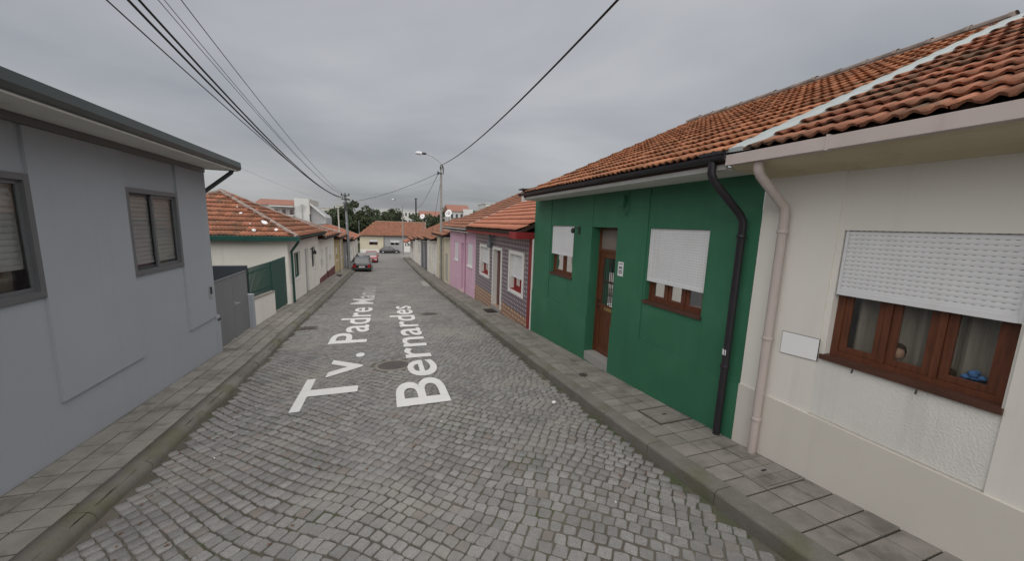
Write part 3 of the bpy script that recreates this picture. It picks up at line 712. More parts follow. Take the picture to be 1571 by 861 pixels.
def gable_roof(root, s, Xe, Xr, ze, slope, y0, y1, mat, nobj=0, ridge_single=True, back=True, tiles_y=None, verge=False):
    zr_ = ze+abs(Xr-Xe)*slope; Xb = 2*Xr-Xe
    b = MB(); poly = [(Xe+.03*s, y0, ze-.10), (Xe, y0, ze-.02), (Xr, y0, zr_-.02), (Xb, y0, ze-.02), (Xb-.03*s, y0, ze-.10), (Xr, y0, zr_-.14)]
    b.prism(poly, (0, y1-y0, 0)); roof = b.build('roof', M['underlay'], root)
    th = math.atan(slope); ta, tb = tiles_y or (y0, y1)
    roof_tiles(roof, (Xe, ta, ze), (0, 1, 0), (s*math.cos(th), 0, math.sin(th)), tb-ta, abs(Xr-Xe)/math.cos(th)-.02, mat, nobj)
    if back: roof_tiles(roof, (Xb, ta, ze), (0, 1, 0), (-s*math.cos(th), 0, math.sin(th)), tb-ta, abs(Xr-Xe)/math.cos(th)-.02, mat, 0, tl=.75, tw=.43)
    ridge_run(roof, (Xr, ta, zr_+.045), (Xr, tb, zr_+.045), r=.095, single=ridge_single)
    return roof
def hip_roof(root, s, Xe, Xb, ze, slope, y0, y1, mat, hip_near=True, hip_far=True, ridge_mat=None):
    """ridge runs along the street, hips at the ends"""
    run = abs(Xb-Xe)/2; Xr = (Xe+Xb)/2; L = y1-y0
    run_y = min(run, L/2-.12); zr_ = ze+run*slope
    ya, yb = (y0+run_y if hip_near else y0), (y1-run_y if hip_far else y1)
    A, B_, C, D = (Xe, y0, ze), (Xe, y1, ze), (Xb, y1, ze), (Xb, y0, ze); E, F = (Xr, ya, zr_), (Xr, yb, zr_)
    b = MB(); lo = .03; dn = lambda p, k=.03: (p[0], p[1], p[2]-k)
    b.add([dn(A), dn(B_), dn(C), dn(D), dn(E), dn(F), dn(A, .12), dn(B_, .12), dn(C, .12), dn(D, .12)],
          [(0, 1, 5, 4), (2, 3, 4, 5), (3, 0, 4), (1, 2, 5), (0, 6, 7, 1), (1, 7, 8, 2), (2, 8, 9, 3), (3, 9, 6, 0), (6, 9, 8, 7)])
    roof = b.build('roof', M['underlay'], root)
    th = math.atan(slope); ln = run/math.cos(th)
    def cl(u, v):
        f = min(1, v/ln); a_ = (ya-y0)*f; b2 = L-(y1-yb)*f
        return a_-.1 < u < b2+.1
    roof_tiles(roof, (Xe, y0, ze), (0, 1, 0), (s*math.cos(th), 0, math.sin(th)), L, ln, mat, 0, cl)
    if hip_near:
        sl2 = (zr_-ze)/run_y; th2 = math.atan(sl2); ln2 = run_y/math.cos(th2); Wd = abs(Xb-Xe)
        x0 = min(Xe, Xb)
        def cl2(u, v):
            f = min(1, v/ln2); return Wd/2*f-.1 < u < Wd-Wd/2*f+.1
        roof_tiles(roof, (x0, y0, ze), (1, 0, 0), (0, math.cos(th2), math.sin(th2)), Wd, ln2, mat, 0, cl2)
        ridge_run(roof, (Xe, y0, ze+.03), (Xr, ya, zr_+.03), single=False, mat=ridge_mat, r=.09)
        ridge_run(roof, (Xb, y0, ze+.03), (Xr, ya, zr_+.03), single=False, mat=ridge_mat, r=.09)
    if hip_far:
        ridge_run(roof, (Xe, y1, ze+.03), (Xr, yb, zr_+.03), single=False, mat=ridge_mat, r=.09)
    if yb-ya > .3: ridge_run(roof, (Xr, ya, zr_+.02), (Xr, yb, zr_+.02), single=False, mat=ridge_mat)
    return roof
def half_gutter(root, X, y0, y1, z, r, mat, s, name='gutter', square=False):
    b = MB()
    if square:
        prof = [(X, z-r*1.6), (X, z+.0), (X+s*.012, z+.004), (X+s*.02, z-.004), (X+s*.1, z-.004), (X+s*.1, z-r*1.6)]
    else:
        prof = [(X-s*.006, z+.008), (X+s*.016, z+.010)]+[(X+s*r-s*r*math.cos(a), z-r*math.sin(a)) for a in [math.pi*i/8 for i in range(0, 9)]]
    b.prism([(p[0], y0, p[1]) for p in prof], (0, y1-y0, 0))
    return b.build(name, mat, root)
def pipe(root, pts, r, mat, name='downpipe', brackets=(), n=10):
    b = MB(); b.tube(pts, r, n); p = b.build(name, mat, root)
    for q in brackets:
        c = MB(); c.lathe(q, [(r*1.16, -.018), (r*1.22, -.012), (r*1.22, .012), (r*1.16, .018)], n); c.build('pipe_bracket', mat, p)
    return p
def sides(mb, m, u0, u1, depth, z0, z1, gable=None, near=True, far=True):
    """side walls and back wall, gable = (ridge depth, ridge height)"""
    for u, on in ((u0, near), (u1, far)):
        if not on: continue
        pts = [m(u, 0, z0), m(u, depth, z0), m(u, depth, z1)]
        if gable: pts.append(m(u, gable[0], gable[1]))
        pts.append(m(u, 0, z1)); mb.add(pts, [tuple(range(len(pts)))])
    mb.quad(m(u0, depth, z0), m(u1, depth, z0), m(u1, depth, z1), m(u0, depth, z1))
def build_walls(root, parts, mats, names):
    for k, b in parts.items(): b.build(names[k], mats[k], root)

SL = 0.455
RM = wr(XR)
# ================================================================== BEIGE HOUSE (right, nearest)
h = thing('terraced_house', 'beige rendered house with pinkish white gutter and brown three-light window half covered by a shutter', 'house', (XR, 0.5, 0.05), 'terraced houses along the right side')
pr = relief(RM, -6, 3.118, -.9, 3.14, [(-6, 3.118, -.9, .645, -.022, 1), (1.14, 2.345, .645, 3.14, .022, 0), (1.14, 2.345, .66, 1.295, .010, 2), (-.55, .95, .645, 3.14, .022, 0)], [(1.16, 2.295, 1.30, 2.55, .16)])
sides(pr[0], RM, -6, 3.118, 9.3, -.9, 3.14, (4.7, 5.35))
build_walls(h, pr, [M['beige_wall'], M['beige_plinth'], M['beige_rough']], ['wall', 'plinth', 'rough_panel'])
w_ = window(h, RM, 1.16, 2.295, 1.30, 2.55, .10, M['wood'], 3, fw=.06, sash=.055, sill=M['wood_h'], sill_out=.022, curt=[(1.24, 2.17, 'curtain')])
q = MB()
for u in (2.02, 1.58): q.tube([RM(u, -.03, 1.262), RM(u-.01, -.062, 1.235)], .008, 6)
q.build('drip_pin', M['iron_dark'], w_)
shutter(h, RM, 1.162, 2.284, 1.93, 2.548, .045, .040)
q = MB()
prof = [(3.655, 3.232), (3.70, 3.205), (3.77, 3.185), (3.86, 3.175), (3.95, 3.170), (4.04, 3.160), (4.10, 3.140), (4.152, 3.108), (4.20, 3.108), (4.20, 3.28), (3.655, 3.28)]
q.prism([(x, -6, z) for x, z in prof], (0, 9.20, 0)); q.build('eaves_cove', M['cove'], h)
half_gutter(h, 3.575, -6, 3.19, 3.332, .068, M['pink_pvc'], 1, square=True)
q = MB()
for u in (2.20, .2): mbox(q, wr(3.575), u-.012, u+.012, -.006, .09, 3.215, 3.345)
q.build('gutter_bracket', M['pink_pvc'], h)
pipe(h, [(3.66, 2.86, 3.26), (3.66, 2.86, 3.16), (3.70, 2.86, 3.09), (4.06, 2.825, 2.79), (4.085, 2.82, 2.70), (4.085, 2.82, 1.2), (4.085, 2.82, -.105)], .046, M['pink_pvc'], brackets=[(4.085, 2.82, 2.52), (4.085, 2.82, 1.32), (4.085, 2.82, .34)])
rf = gable_roof(h, 1, 3.60, 8.85, 3.325, SL, -6, 3.06, M['tile_old'], 300, tiles_y=(-3.0, 3.0), back=True)
# ================================================================== GREEN HOUSE
h = thing('terraced_house', 'dark green rendered house with brown door and two shuttered windows beside the black downpipe', 'house', (XR, 6.5, -.4), 'terraced houses along the right side')
z_ = [(3.122, 9.93, -1.4, .60, -.016, 0), (3.78, 5.07, .60, 3.16, .014, 0), (7.55, 8.84, .60, 3.16, .014, 0), (5.9, 6.8, 2.51, 3.16, .008, 0)]
pr = relief(RM, 3.122, 9.93, -1.4, 3.20, z_, [(3.83, 5.02, 1.30, 2.52, .16), (7.6, 8.77, 1.30, 2.52, .16), (5.9, 6.8, -.38, 2.51, .24)])
sides(pr[0], RM, 3.122, 9.93, 9.3, -1.4, 3.20, (4.7, 5.35), near=False)
build_walls(h, pr, [M['green_wall']], ['wall'])
for a, b, zs_ in ((3.83, 5.02, 1.645), (7.6, 8.77, 1.80)):
    window(h, RM, a, b, 1.30, 2.52, .10, M['wood'], 3 if a < 5 else 2, fw=.05, sash=.05, sill=M['wood_h'], sill_out=.016, curt=[(a+.06, b-.06, 'lace')])
    shutter(h, RM, a+.002, b-.002, zs_, 2.518, .045, .036)
# door: stepped threshold, leaf with a barred light above and boards below
q = MB(); mbox(q, RM, 5.903, 6.797, -.012, .30, -.75, -.20); q.build('door_step', M['stone_step'], h)
q = MB(); mbox(q, RM, 5.901, 5.95, .20, .26, -.199, 2.508); mbox(q, RM, 6.75, 6.799, .20, .26, -.199, 2.508); mbox(q, RM, 5.95, 6.75, .201, .26, 2.00, 2.06); mbox(q, RM, 5.95, 6.75, .201, .26, 2.46, 2.508)
q.build('door_frame', M['wood'], h)
q = MB(); q.quad(RM(5.95, .23, 2.06), RM(6.75, .23, 2.06), RM(6.75, .23, 2.46), RM(5.95, .23, 2.46)); q.build('transom_panel', mk('dusty_transom_panel', (0.20, 0.165, 0.145), 0.35, (0.17, 0.14, 0.12), 2, 0.6), h)
q = MB(); mbox(q, RM, 5.952, 6.06, .225, .265, -.195, 1.998); mbox(q, RM, 6.64, 6.748, .225, .265, -.195, 1.998)
for a, b in ((-.195, -.07), (.74, .88), (1.88, 1.998)): mbox(q, RM, 6.06, 6.64, .226, .264, a, b)
mbox(q, RM, 6.06, 6.64, .2365, .2615, 1.36, 1.40)
dr = q.build('door', M['wood'], h)
for i in range(5): b = MB(); mbox(b, RM, 6.062+i*.116, 6.062+i*.116+.111, .238, .255, -.07, .74); b.build('board', M['wood'], dr)
q = MB(); q.quad(RM(6.06, .252, .88), RM(6.64, .252, .88), RM(6.64, .252, 1.88), RM(6.06, .252, 1.88)); q.build('pane', M['glass'], dr)
q = MB(); q.quad(RM(6.06, .262, .86), RM(6.64, .262, .86), RM(6.64, .262, 1.9), RM(6.06, .262, 1.9)); q.build('curtain', M['lace'], dr)
for i in range(5): b = MB(); b.tube([RM(6.11+i*.12, .232, .87), RM(6.11+i*.12, .232, 1.89)], .009, 6); b.build('bar', M['fixture'], dr)
b = MB(); b.tube([RM(6.06, .226, 1.38), RM(6.64, .226, 1.38)], .009, 6); b.build('cross_bar', M['fixture'], dr)
b = MB(); mbox(b, RM, 6.22, 6.48, .215, .226, .78, .84); b.build('mail_slot', M['brass'], dr)
b = MB(); b.tube([RM(6.69, .225, .83), RM(6.69, .17, .83), RM(6.60, .165, .83)], .011, 6); b.lathe(RM(6.69, .2, .94), [(.024, 0), (.024, .024)], 10, 'x'); b.build('handle', M['fixture'], dr)
q = MB(); mbox(q, RM, 3.215, 9.66, -.50, .01, 3.185, 3.215); q.build('soffit', M['soffit'], h)
q = MB(); mbox(q, RM, 3.215, 9.45, -.525, -.50, 3.19, 3.285); q.build('fascia', M['fascia_grey'], h)
half_gutter(h, 3.515, 3.19, 9.70, 3.338, .060, M['black_pvc'], 1)
q = MB(); mbox(q, wr(3.53), 3.24, 3.52, -.01, .12, 3.345, 3.385); q.build('gutter_outlet_cover', M['black_pvc'], h)
pp = pipe(h, [(3.585, 3.37, 3.30), (3.585, 3.37, 3.16), (3.62, 3.36, 3.08), (4.03, 3.30, 2.70), (4.075, 3.29, 2.62), (4.075, 3.29, 1.2), (4.075, 3.30, -.13)], .045, M['black_pvc'], brackets=[(4.075, 3.29, 2.45), (4.075, 3.295, .80)])
b = MB(); b.lathe((4.075, 3.297, .99), [(.0462, -.035), (.0462, .035)], 12); b.build('pipe_sticker', M['paper'], pp)
rf = gable_roof(h, 1, 3.60, 8.85, 3.335, SL, 3.14, 9.42, M['tile'], 300, tiles_y=(3.20, 9.38))
q = MB(); q.prism([(3.58, 9.38, 3.385), (3.58, 9.44, 3.385), (3.58, 9.44, 3.22), (3.58, 9.38, 3.22)], (5.26, 0, 5.26*SL)); q.build('verge_strip', M['black_pvc'], rf)
q = MB(); th = math.atan(SL)
for a, b in ((3.62, 5.4), (5.38, 7.1), (7.08, 8.85)):
    za_, zb_ = 3.33+(a-3.6)*SL, 3.33+(b-3.6)*SL; w2 = .15
    q.prism([(a, 3.10-w2, za_+.050), (a, 3.10-.04, za_+.072), (a, 3.10+w2, za_+.070), (a, 3.10+w2, za_+.03), (a, 3.10-w2, za_+.02)], (b-a, 0, zb_-za_))
q.build('party_flashing', M['flash'], rf)
# ---- the wall-mounted bits on the green and beige walls
wl_ = thing('wall_lantern', 'small dark wall lantern fixed to the green wall right of the smaller window', 'lamp', RM(7.32, 0, 2.44))
b = MB(); mbox(b, RM, 7.29, 7.35, -.02, 0, 2.34, 2.52); b.build('back_plate', M['fixture'], wl_)
b = MB(); b.tube([RM(7.32, -.02, 2.46), RM(7.32, -.10, 2.49), RM(7.36, -.15, 2.45)], .010, 6); b.build('arm', M['fixture'], wl_)
b = MB(); b.lathe(RM(7.36, -.15, 2.36), [(.028, 0), (.042, .02), (.05, .08), (.03, .10), (.012, .12)], 8); b.build('lantern_body', M['fixture'], wl_)
nb = thing('notice', 'white paper notice with dark print stuck beside the brown door', 'notice', RM(5.72, -.02, 1.75))
b = MB(); mbox(b, RM, 5.635, 5.795, -.006, -.001, 1.62, 1.885); b.build('sheet', M['paper'], nb)
b = MB()
for a, c in ((1.70, 1.73), (1.665, 1.69), (1.755, 1.80)):
    for i in range(3): mbox(b, RM, 5.665+i*.036, 5.665+i*.036+.024, -.0085, -.0062, a, c)
mbox(b, RM, 5.66, 5.77, -.0085, -.0062, 1.84, 1.852)
b.build('print', M['ink'], nb)
jb = thing('cable_box', 'small dark green junction box high on the green wall under the eaves', 'junction box', RM(5.75, -.02, 2.99))
b = MB(); mbox(b, RM, 5.69, 5.81, -.07, -.001, 2.90, 3.09); b.build('box', M['green_wall'], jb)
b = MB(); b.tube([RM(5.72, -.04, 2.90), RM(5.70, -.05, 2.80), RM(5.64, -.04, 2.74), RM(5.60, -.03, 2.82), RM(5.60, -.02, 3.15)], .008, 6); b.build('cable_loop', M['green_wall'], jb)
wp = thing('blank_plate', 'blank white rectangular plate with thin black edge on beige wall left of the window', 'plate', RM(2.52, -.02, 1.33))
b = MB(); b.prism([RM(2.7015, -.001, 1.1935), RM(2.3335, -.001, 1.2205), RM(2.3335, -.001, 1.4535), RM(2.7015, -.001, 1.4395)], (-.008, 0, 0)); b.build('edge', M['trim'], wp)
b = MB(); b.prism([RM(2.698, -.0095, 1.197), RM(2.337, -.0095, 1.224), RM(2.337, -.0095, 1.450), RM(2.698, -.0095, 1.436)], (-.0015, 0, 0)); b.build('face', M['plate_white'], wp)
dl = thing('doll_head', "brown-haired doll's head behind the middle pane of the beige house window", 'doll', RM(1.86, .20, 1.335))
b = MB(); b.lathe(RM(1.832, .186, 1.472), [(.008, -.060), (.030, -.052), (.046, -.030), (.050, 0), (.042, .032), (.02, .046), (.004, .05)], 14); b.build('face', M['skin'], dl)
b = MB(); b.lathe(RM(1.862, .226, 1.492), [(.03, -.085), (.066, -.05), (.072, -.005), (.062, .04), (.036, .066), (.006, .074)], 14); b.build('hair', M['hair'], dl)
b = MB(); b.lathe(RM(1.86, .205, 1.385), [(.075, -.07), (.060, -.02), (.03, .035)], 12); b.build('collar', M['lace'], dl)
b = MB()
for k in range(9):
    a = k*.7; b.lathe(RM(1.37+.050*math.cos(a)*(k % 3)/2, .195+.02*math.sin(a), 1.425+.014*(k % 4)), [(.004, -.02), (.026, -.008), (.028, .006), (.006, .022)], 7)
tag(b.build('blue_cloth', M['blue'], at=RM(1.37, .195, 1.41)), 'crumpled blue cloth lying inside the right-hand pane of the beige house window', 'cloth')
b = MB(); b.lathe(RM(1.50, .20, 1.412), [(.028, -.015), (.034, 0), (.026, .03), (.008, .042)], 10)
tag(b.build('dark_ornament', M['hair'], at=RM(1.50, .20, 1.40)), 'small dark ornament inside the right-hand pane left of the blue cloth', 'ornament')
# ================================================================== TILED HOUSE
h = thing('terraced_house', 'house clad in patterned mauve and orange glazed tiles with red fascia and white window surrounds', 'house', (XR, 13.5, -.9), 'terraced houses along the right side')
pr = relief(RM, 9.935, 17.15, -2.0, 2.12, [], [(10.78, 12.02, .30, 1.52, .20), (14.78, 16.14, .34, 1.50, .20), (13.06, 14.06, -.72, 1.52, .20)])
sides(pr[0], RM, 9.935, 17.15, 10.8, -2.0, 2.12, (5.35, 4.60), near=False)
build_walls(h, pr, [M['azulejo']], ['wall'])
for a, b, c, d, zs_ in ((10.78, 12.02, .30, 1.52, .72), (14.78, 16.14, .34, 1.50, .80)):
    surround(h, RM, a, b, c, d, .12, .03, M['white_paint'])
    q = MB(); mbox(q, RM, a, a+.006, .004, .19, c, d); mbox(q, RM, b-.006, b, .004, .19, c, d); q.build('reveal_lining', M['white_paint'], h)
    window(h, RM, a+.007, b-.007, c, d, .16, M['red_wood'], 2, fw=.07, sash=.05, sill=M['red_wood'], sill_out=-.02)
    shutter(h, RM, a+.012, b-.012, zs_, d-.002, .09, .045, single=False)
surround(h, RM, 13.06, 14.06, -.72, 1.52, .11, .03, M['white_paint'], bottom=False)
q = MB(); mbox(q, RM, 13.06, 13.066, .004, .19, -.72, 1.52); mbox(q, RM, 14.054, 14.06, .004, .19, -.72, 1.52); mbox(q, RM, 13.066, 14.054, .004, .19, 1.514, 1.52); q.build('reveal_lining', M['white_paint'], h)
q = MB(); mbox(q, RM, 13.07, 14.05, .155, .195, -.715, 1.51); dr = q.build('door', M['brown_door'], h)
for i in range(4): b = MB(); mbox(b, RM, 13.16+i*.2, 13.16+i*.2+.17, .148, .156, -.55, 1.40); b.build('panel', M['brown_door'], dr)
b = MB(); b.tube([RM(13.15, .155, .42), RM(13.15, .09, .42), RM(13.28, .085, .42)], .018, 6); b.build('handle', M['red_wood'], dr)
q = MB(); mbox(q, RM, 13.0, 14.12, -.06, .195, -1.2, -.722); q.build('door_step', M['stone_step'], h)
q = MB(); mbox(q, RM, 10.02, 10.20, -.045, -.001, -1.0, 2.11); q.build('corner_strip', M['red_wood'], h)
q = MB(); mbox(q, RM, 9.937, 10.00, -.03, -.001, -1.0, 2.11); q.build('edge_strip', M['white_paint'], h)
q = MB(); mbox(q, RM, 9.97, 17.12, -.43, .02, 2.121, 2.16); q.build('soffit', M['soffit'], h)
q = MB(); mbox(q, RM, 10.62, 17.12, -.47, -.432, 2.125, 2.27); mbox(q, RM, 9.96, 10.61, -.56, .02, 2.10, 2.30); q.build('fascia', M['red_wood'], h)
rf = gable_roof(h, 1, 3.62, 9.5, 2.32, SL, 9.97, 17.15, M['tile_new'], 0, False, tiles_y=(10.0, 17.05))
q = MB(); q.prism([(3.62, 17.0, 2.38), (3.62, 17.22, 2.38), (3.62, 17.22, 2.30), (3.62, 17.0, 2.30)], (5.85, 0, 5.85*SL)); q.build('party_flashing', M['mortar'], rf)
ml = thing('meter_lamp', 'grey wall fitting hanging under the eaves left of the tiled house door', 'lamp', RM(14.36, -.06, 1.8))
b = MB(); b.lathe(RM(14.36, -.11, 1.55), [(.03, 0), (.10, .03), (.115, .18), (.09, .24), (.05, .26)], 10); b.build('globe', M['pole_wood'], ml)
b = MB(); b.tube([RM(14.36, -.11, 1.80), RM(14.36, -.10, 2.11)], .05, 8); mbox(b, RM, 14.30, 14.42, -.10, -.001, 1.85, 2.0); b.build('stem', M['pole_wood'], ml)
# ---- chimney rising above the tiled roof, next to the green gable
ch = MB(); ch.box(6.36, 6.86, 16.62, 17.02, 3.25, 4.06)
chp = ch.build('chimney', M['soffit'], rf)
b = MB()
for x in (6.40, 6.54, 6.68, 6.82): b.box(x-.03, x+.03, 16.66, 16.98, 4.06, 4.17)
b.box(6.22, 7.00, 16.52, 17.10, 4.17, 4.225); bb = b.build('chimney_cap', M['iron_dark'], rf)
# ================================================================== PINK HOUSE
h = thing('terraced_house', 'pink rendered house with two white shuttered windows and a pink arched door', 'house', (XR, 20.8, -1.4), 'terraced houses along the right side')
pr = relief(RM, 17.155, 24.4, -2.5, 2.06, [(17.155, 24.4, -2.5, -.62, -.012, 0)], [(17.80, 19.05, .30, 1.50, .12), (21.55, 22.80, .28, 1.42, .12), (19.75, 20.65, -1.32, 1.42, .16)])
sides(pr[0], RM, 17.155, 24.4, 10.8, -2.5, 2.06, (5.35, 4.5), near=False)
build_walls(h, pr, [M['pink_wall']], ['wall'])
for a, b, c, d in ((17.80, 19.05, .30, 1.50), (21.55, 22.80, .28, 1.42)):
    window(h, RM, a, b, c, d, .115, M['white_paint'], 2, fw=.07, sash=0, sill=M['white_paint'], sill_out=.05)
    shutter(h, RM, a+.004, b-.004, c+.02, d-.002, .06, .05, single=False)
q = MB(); arc = [RM(20.2+.43*math.cos(a), .13, 1.0+.40*math.sin(a)) for a in [math.pi*i/10 for i in range(11)]]+[RM(19.77, .13, -1.25), RM(20.63, .13, -1.25)]
q.prism(arc, (.03, 0, 0)); dr = q.build('door', M['pink_wall'], h)
b = MB(); mbox(b, RM, 19.95, 20.45, .118, .129, -.95, -.1); b.build('panel', M['pink_pvc'], dr); b = MB(); mbox(b, RM, 19.95, 20.45, .118, .129, .1, .95); b.build('panel', M['pink_pvc'], dr)
q = MB(); mbox(q, RM, 19.7, 20.7, -.10, .2, -2.0, -1.26); q.build('door_step', M['pink_pvc'], h)
pipe(h, [(3.72, 19.4, 2.16), (4.07, 19.4, 1.95), (4.07, 19.4, -1.25)], .05, M['pink_wall'])
q = MB(); mbox(q, RM, 17.16, 24.5, -.40, .02, 2.061, 2.10); q.build('soffit', M['soffit'], h)
half_gutter(h, 3.64, 17.2, 24.6, 2.25, .075, M['white_paint'], 1)
rf = gable_roof(h, 1, 3.66, 9.5, 2.24, SL, 17.16, 24.5, M['tile_mid'], 0, False)
# ---- the lower houses further down the right side
def far_house(label, y0, y1, ze, wallm, openings, roofm, gut=None, plinth=None, name='terraced_house', over=.42, verge=True):
    h = thing(name, label, 'house', (XR, (y0+y1)/2, float(zp((y0+y1)/2))), 'terraced houses along the right side')
    zb = float(zp(y1))-.7
    pr = relief(RM, y0+.004, y1, zb, ze-.12, [(y0+.004, y1, zb, float(zp((y0+y1)/2))+.45, -.012, 1)] if plinth else [], [(a, b, c, d, .14) for a, b, c, d, *_ in openings])
    sides(pr[0], RM, y0+.004, y1, 10.8, zb, ze-.12, (5.35, ze+2.35), near=False)
    build_walls(h, pr, [wallm, plinth], ['wall', 'plinth'])
    for a, b, c, d, kind, mt in openings:
        if kind == 'shut':
            window(h, RM, a, b, c, d, .13, M['white_paint'], 2, fw=.07, sash=0, sill=M['white_paint']); shutter(h, RM, a+.004, b-.004, c+.25, d-.002, .07, .06, single=False)
        elif kind == 'win': window(h, RM, a, b, c, d, .09, mt, 2, fw=.08, sash=.05, sill=M['white_paint'])
        elif kind == 'door':
            q = MB(); mbox(q, RM, a+.003, b-.003, .10, .14, c, d-.003); dr = q.build('door', mt, h)
            n = max(1, int((b-a)/.45))
            for i in range(n):
                w2 = (b-a-.16)/n
                for z0_, z1_ in ((.08, .46), (.52, .92)):
                    bq = MB(); mbox(bq, RM, a+.08+i*w2+.03, a+.08+(i+1)*w2-.03, .088, .099, c+(d-c)*z0_, c+(d-c)*z1_); bq.build('panel', mt, dr)
    q = MB(); mbox(q, RM, y0+.01, y1-.01, -over+.02, .02, ze-.118, ze-.085); q.build('soffit', M['soffit'], h)
    half_gutter(h, XR-over-.08, y0+.02, y1-.01, ze+.0, .055, gut or M['iron_dark'], 1)
    gable_roof(h, 1, XR-over-.04, 9.5, ze, SL, y0+.02, y1-.01, roofm, 0, False)
    return h
far_house('yellowish cream house behind the lamp post with an arched pale gate door', 24.4, 30.8, 1.62, M['cream_wall'],
          [(25.3, 26.5, -1.72, .35, 'door', M['far_grey_wall']), (28.4, 29.6, -.6, .65, 'shut', None)], M['tile_mid'])
far_house('cream house with white double garage door next beyond the lamp post', 30.8, 38.0, 1.05, M['white_wall'],
          [(31.6, 34.0, -2.2, .25, 'door', M['white_paint']), (35.2, 36.2, -2.3, .2, 'door', M['cream_wall'])], M['tile_mid'])
far_house('low house fronted by tall grey metal double doors on the right side', 38.0, 45.2, .72, M['far_grey_wall'],
          [(38.4, 41.2, -2.75, .35, 'door', M['alu']), (41.8, 44.6, -2.95, .3, 'door', M['alu'])], M['tile_mid'])
far_house('plain white low house between the grey doors and the porch with red tiles', 45.2, 53.4, .45, M['white_wall'],
          [(47.0, 48.3, -1.5, -.3, 'win', M['alu_dark']), (50.2, 51.2, -3.05, -.3, 'door', M['white_paint'])], M['tile_mid'], M['burgundy'])
hp = far_house('last house on the right with a small red tiled canopy jutting over its door', 53.4, 63.5, -.05, M['white_wall'],
          [(55.2, 56.4, -2.1, -.9, 'win', M['red_wood']), (58.8, 59.8, -3.4, -1.0, 'door', M['burgundy'])], M['tile_mid'], M['burgundy'])
q = MB(); q.prism([(2.95, 57.2, -.62), (4.15, 57.2, -.12), (4.15, 57.2, -.22), (2.95, 57.2, -.70)], (0, 5.6, 0)); cp = q.build('canopy', M['red_wood'], hp)
roof_tiles(cp, (2.95, 57.2, -.61), (0, 1, 0), (1.2, 0, .5), 5.6, 1.3, M['tile_new'])
q = MB(); q.tube([(3.2, 57.4, -.65), (4.1, 57.4, -1.35)], .04, 6); q.tube([(3.2, 62.6, -.65), (4.1, 62.6, -1.35)], .04, 6); q.build('canopy_bracket', M['iron_dark'], hp)

# ================================================================== LEFT SIDE: GREY HOUSE
LM = wl(XL)
h = thing('house', 'flat grey rendered house with grey sliding windows and a deep overhanging eave', 'house', (XL, 5.0, -.3), 'houses along the left side')
zn = [(-7, 3.98, .31, 3.37, -.03, 0), (5.425, 6.965, .31, 3.37, -.03, 0), (8.405, 9.56, .30, 3.37, -.03, 0), (-7, 9.56, -1.2, -.05, 0, 0)]
pr = relief(LM, -7, 9.56, -1.2, 3.47, zn, [(4.0, 5.405, 1.575, 2.85, .12), (6.985, 8.385, 1.565, 2.85, .12)])
sides(pr[0], LM, -7, 9.56, 7.5, -1.2, 3.47)
mbox(pr[0], LM, 9.561, 9.76, -.012, 7.0, -1.2, .285)
build_walls(h, pr, [M['grey_wall']], ['wall'])
q = MB(); mbox(q, LM, -7, 9.57, -.045, .02, 3.375, 3.468); q.build('wall_head_trim', M['alu'], h)
q = MB(); mbox(q, LM, -7, 9.86, -.55, 7.4, 3.47, 3.51); q.build('soffit', M['soffit'], h)
for a, b in ((4.0, 5.405), (6.985, 8.385)):
    c, d = 1.575, 2.85; wf_ = MB(); fw = .05
    mbox(wf_, LM, a-.02, a+fw, -.03, .08, c-.02, d+.02); mbox(wf_, LM, b-fw, b+.02, -.03, .08, c-.02, d+.02); mbox(wf_, LM, a+fw, b-fw, -.029, .08, d-fw, d+.02); mbox(wf_, LM, a+fw, b-fw, -.029, .08, c-.02, c+fw)
    w_ = wf_.build('window', M['alu'], h)
    mid = (a+b)/2
    for (ua, ub, dd) in ((a+fw, mid+.03, .035), (mid-.03, b-fw, .005)):
        q = MB(); s1 = .045
        mbox(q, LM, ua, ua+s1, dd, dd+.028, c+fw, d-fw); mbox(q, LM, ub-s1, ub, dd, dd+.028, c+fw, d-fw)
        mbox(q, LM, ua+s1, ub-s1, dd+.001, dd+.027, c+fw, c+fw+s1); mbox(q, LM, ua+s1, ub-s1, dd+.001, dd+.027, d-fw-s1, d-fw)
        q.build('sash', M['alu'] if dd < .02 else M['alu_dark'], w_)
        g = MB(); g.quad(LM(ua+s1, dd+.014, c+fw+s1), LM(ub-s1, dd+.014, c+fw+s1), LM(ub-s1, dd+.014, d-fw-s1), LM(ua+s1, dd+.014, d-fw-s1)); g.build('pane', M['left_glass'], w_)
    shutter(h, LM, a+.06, b-.06, c+(.30 if a < 5 else .13), d, .07, .066, 'grey_shutter', True, False)
    if a < 5:
        q = MB(); n = 30
        for i in range(n):
            u0_, u1_ = a+.1+1.2*i/n, a+.1+1.2*(i+1)/n; q.quad(LM(u0_, .16+.02*math.sin(i*.8), c), LM(u1_, .16+.02*math.sin(i*.8+.8), c), LM(u1_, .16+.02*math.sin(i*.8+.8), d), LM(u0_, .16+.02*math.sin(i*.8), d)); q.sm[-1] = True
        q.build('curtain', M['curtain'], w_)
q = MB(); prof = [(-3.10, 3.505), (-3.03, 3.48), (-2.965, 3.505), (-2.95, 3.56), (-2.958, 3.665), (-2.985, 3.672), (-3.12, 3.672)]
q.prism([(x, -7, z) for x, z in prof], (0, 16.9, 0)); q.build('gutter', M['dark_gutter'], h)
pipe(h, [(-3.06, 9.72, 3.50), (-3.10, 9.72, 3.42), (-3.60, 9.68, 2.98), (-3.64, 9.66, 2.90), (-3.64, 9.66, .30)], .042, M['alu_dark'])
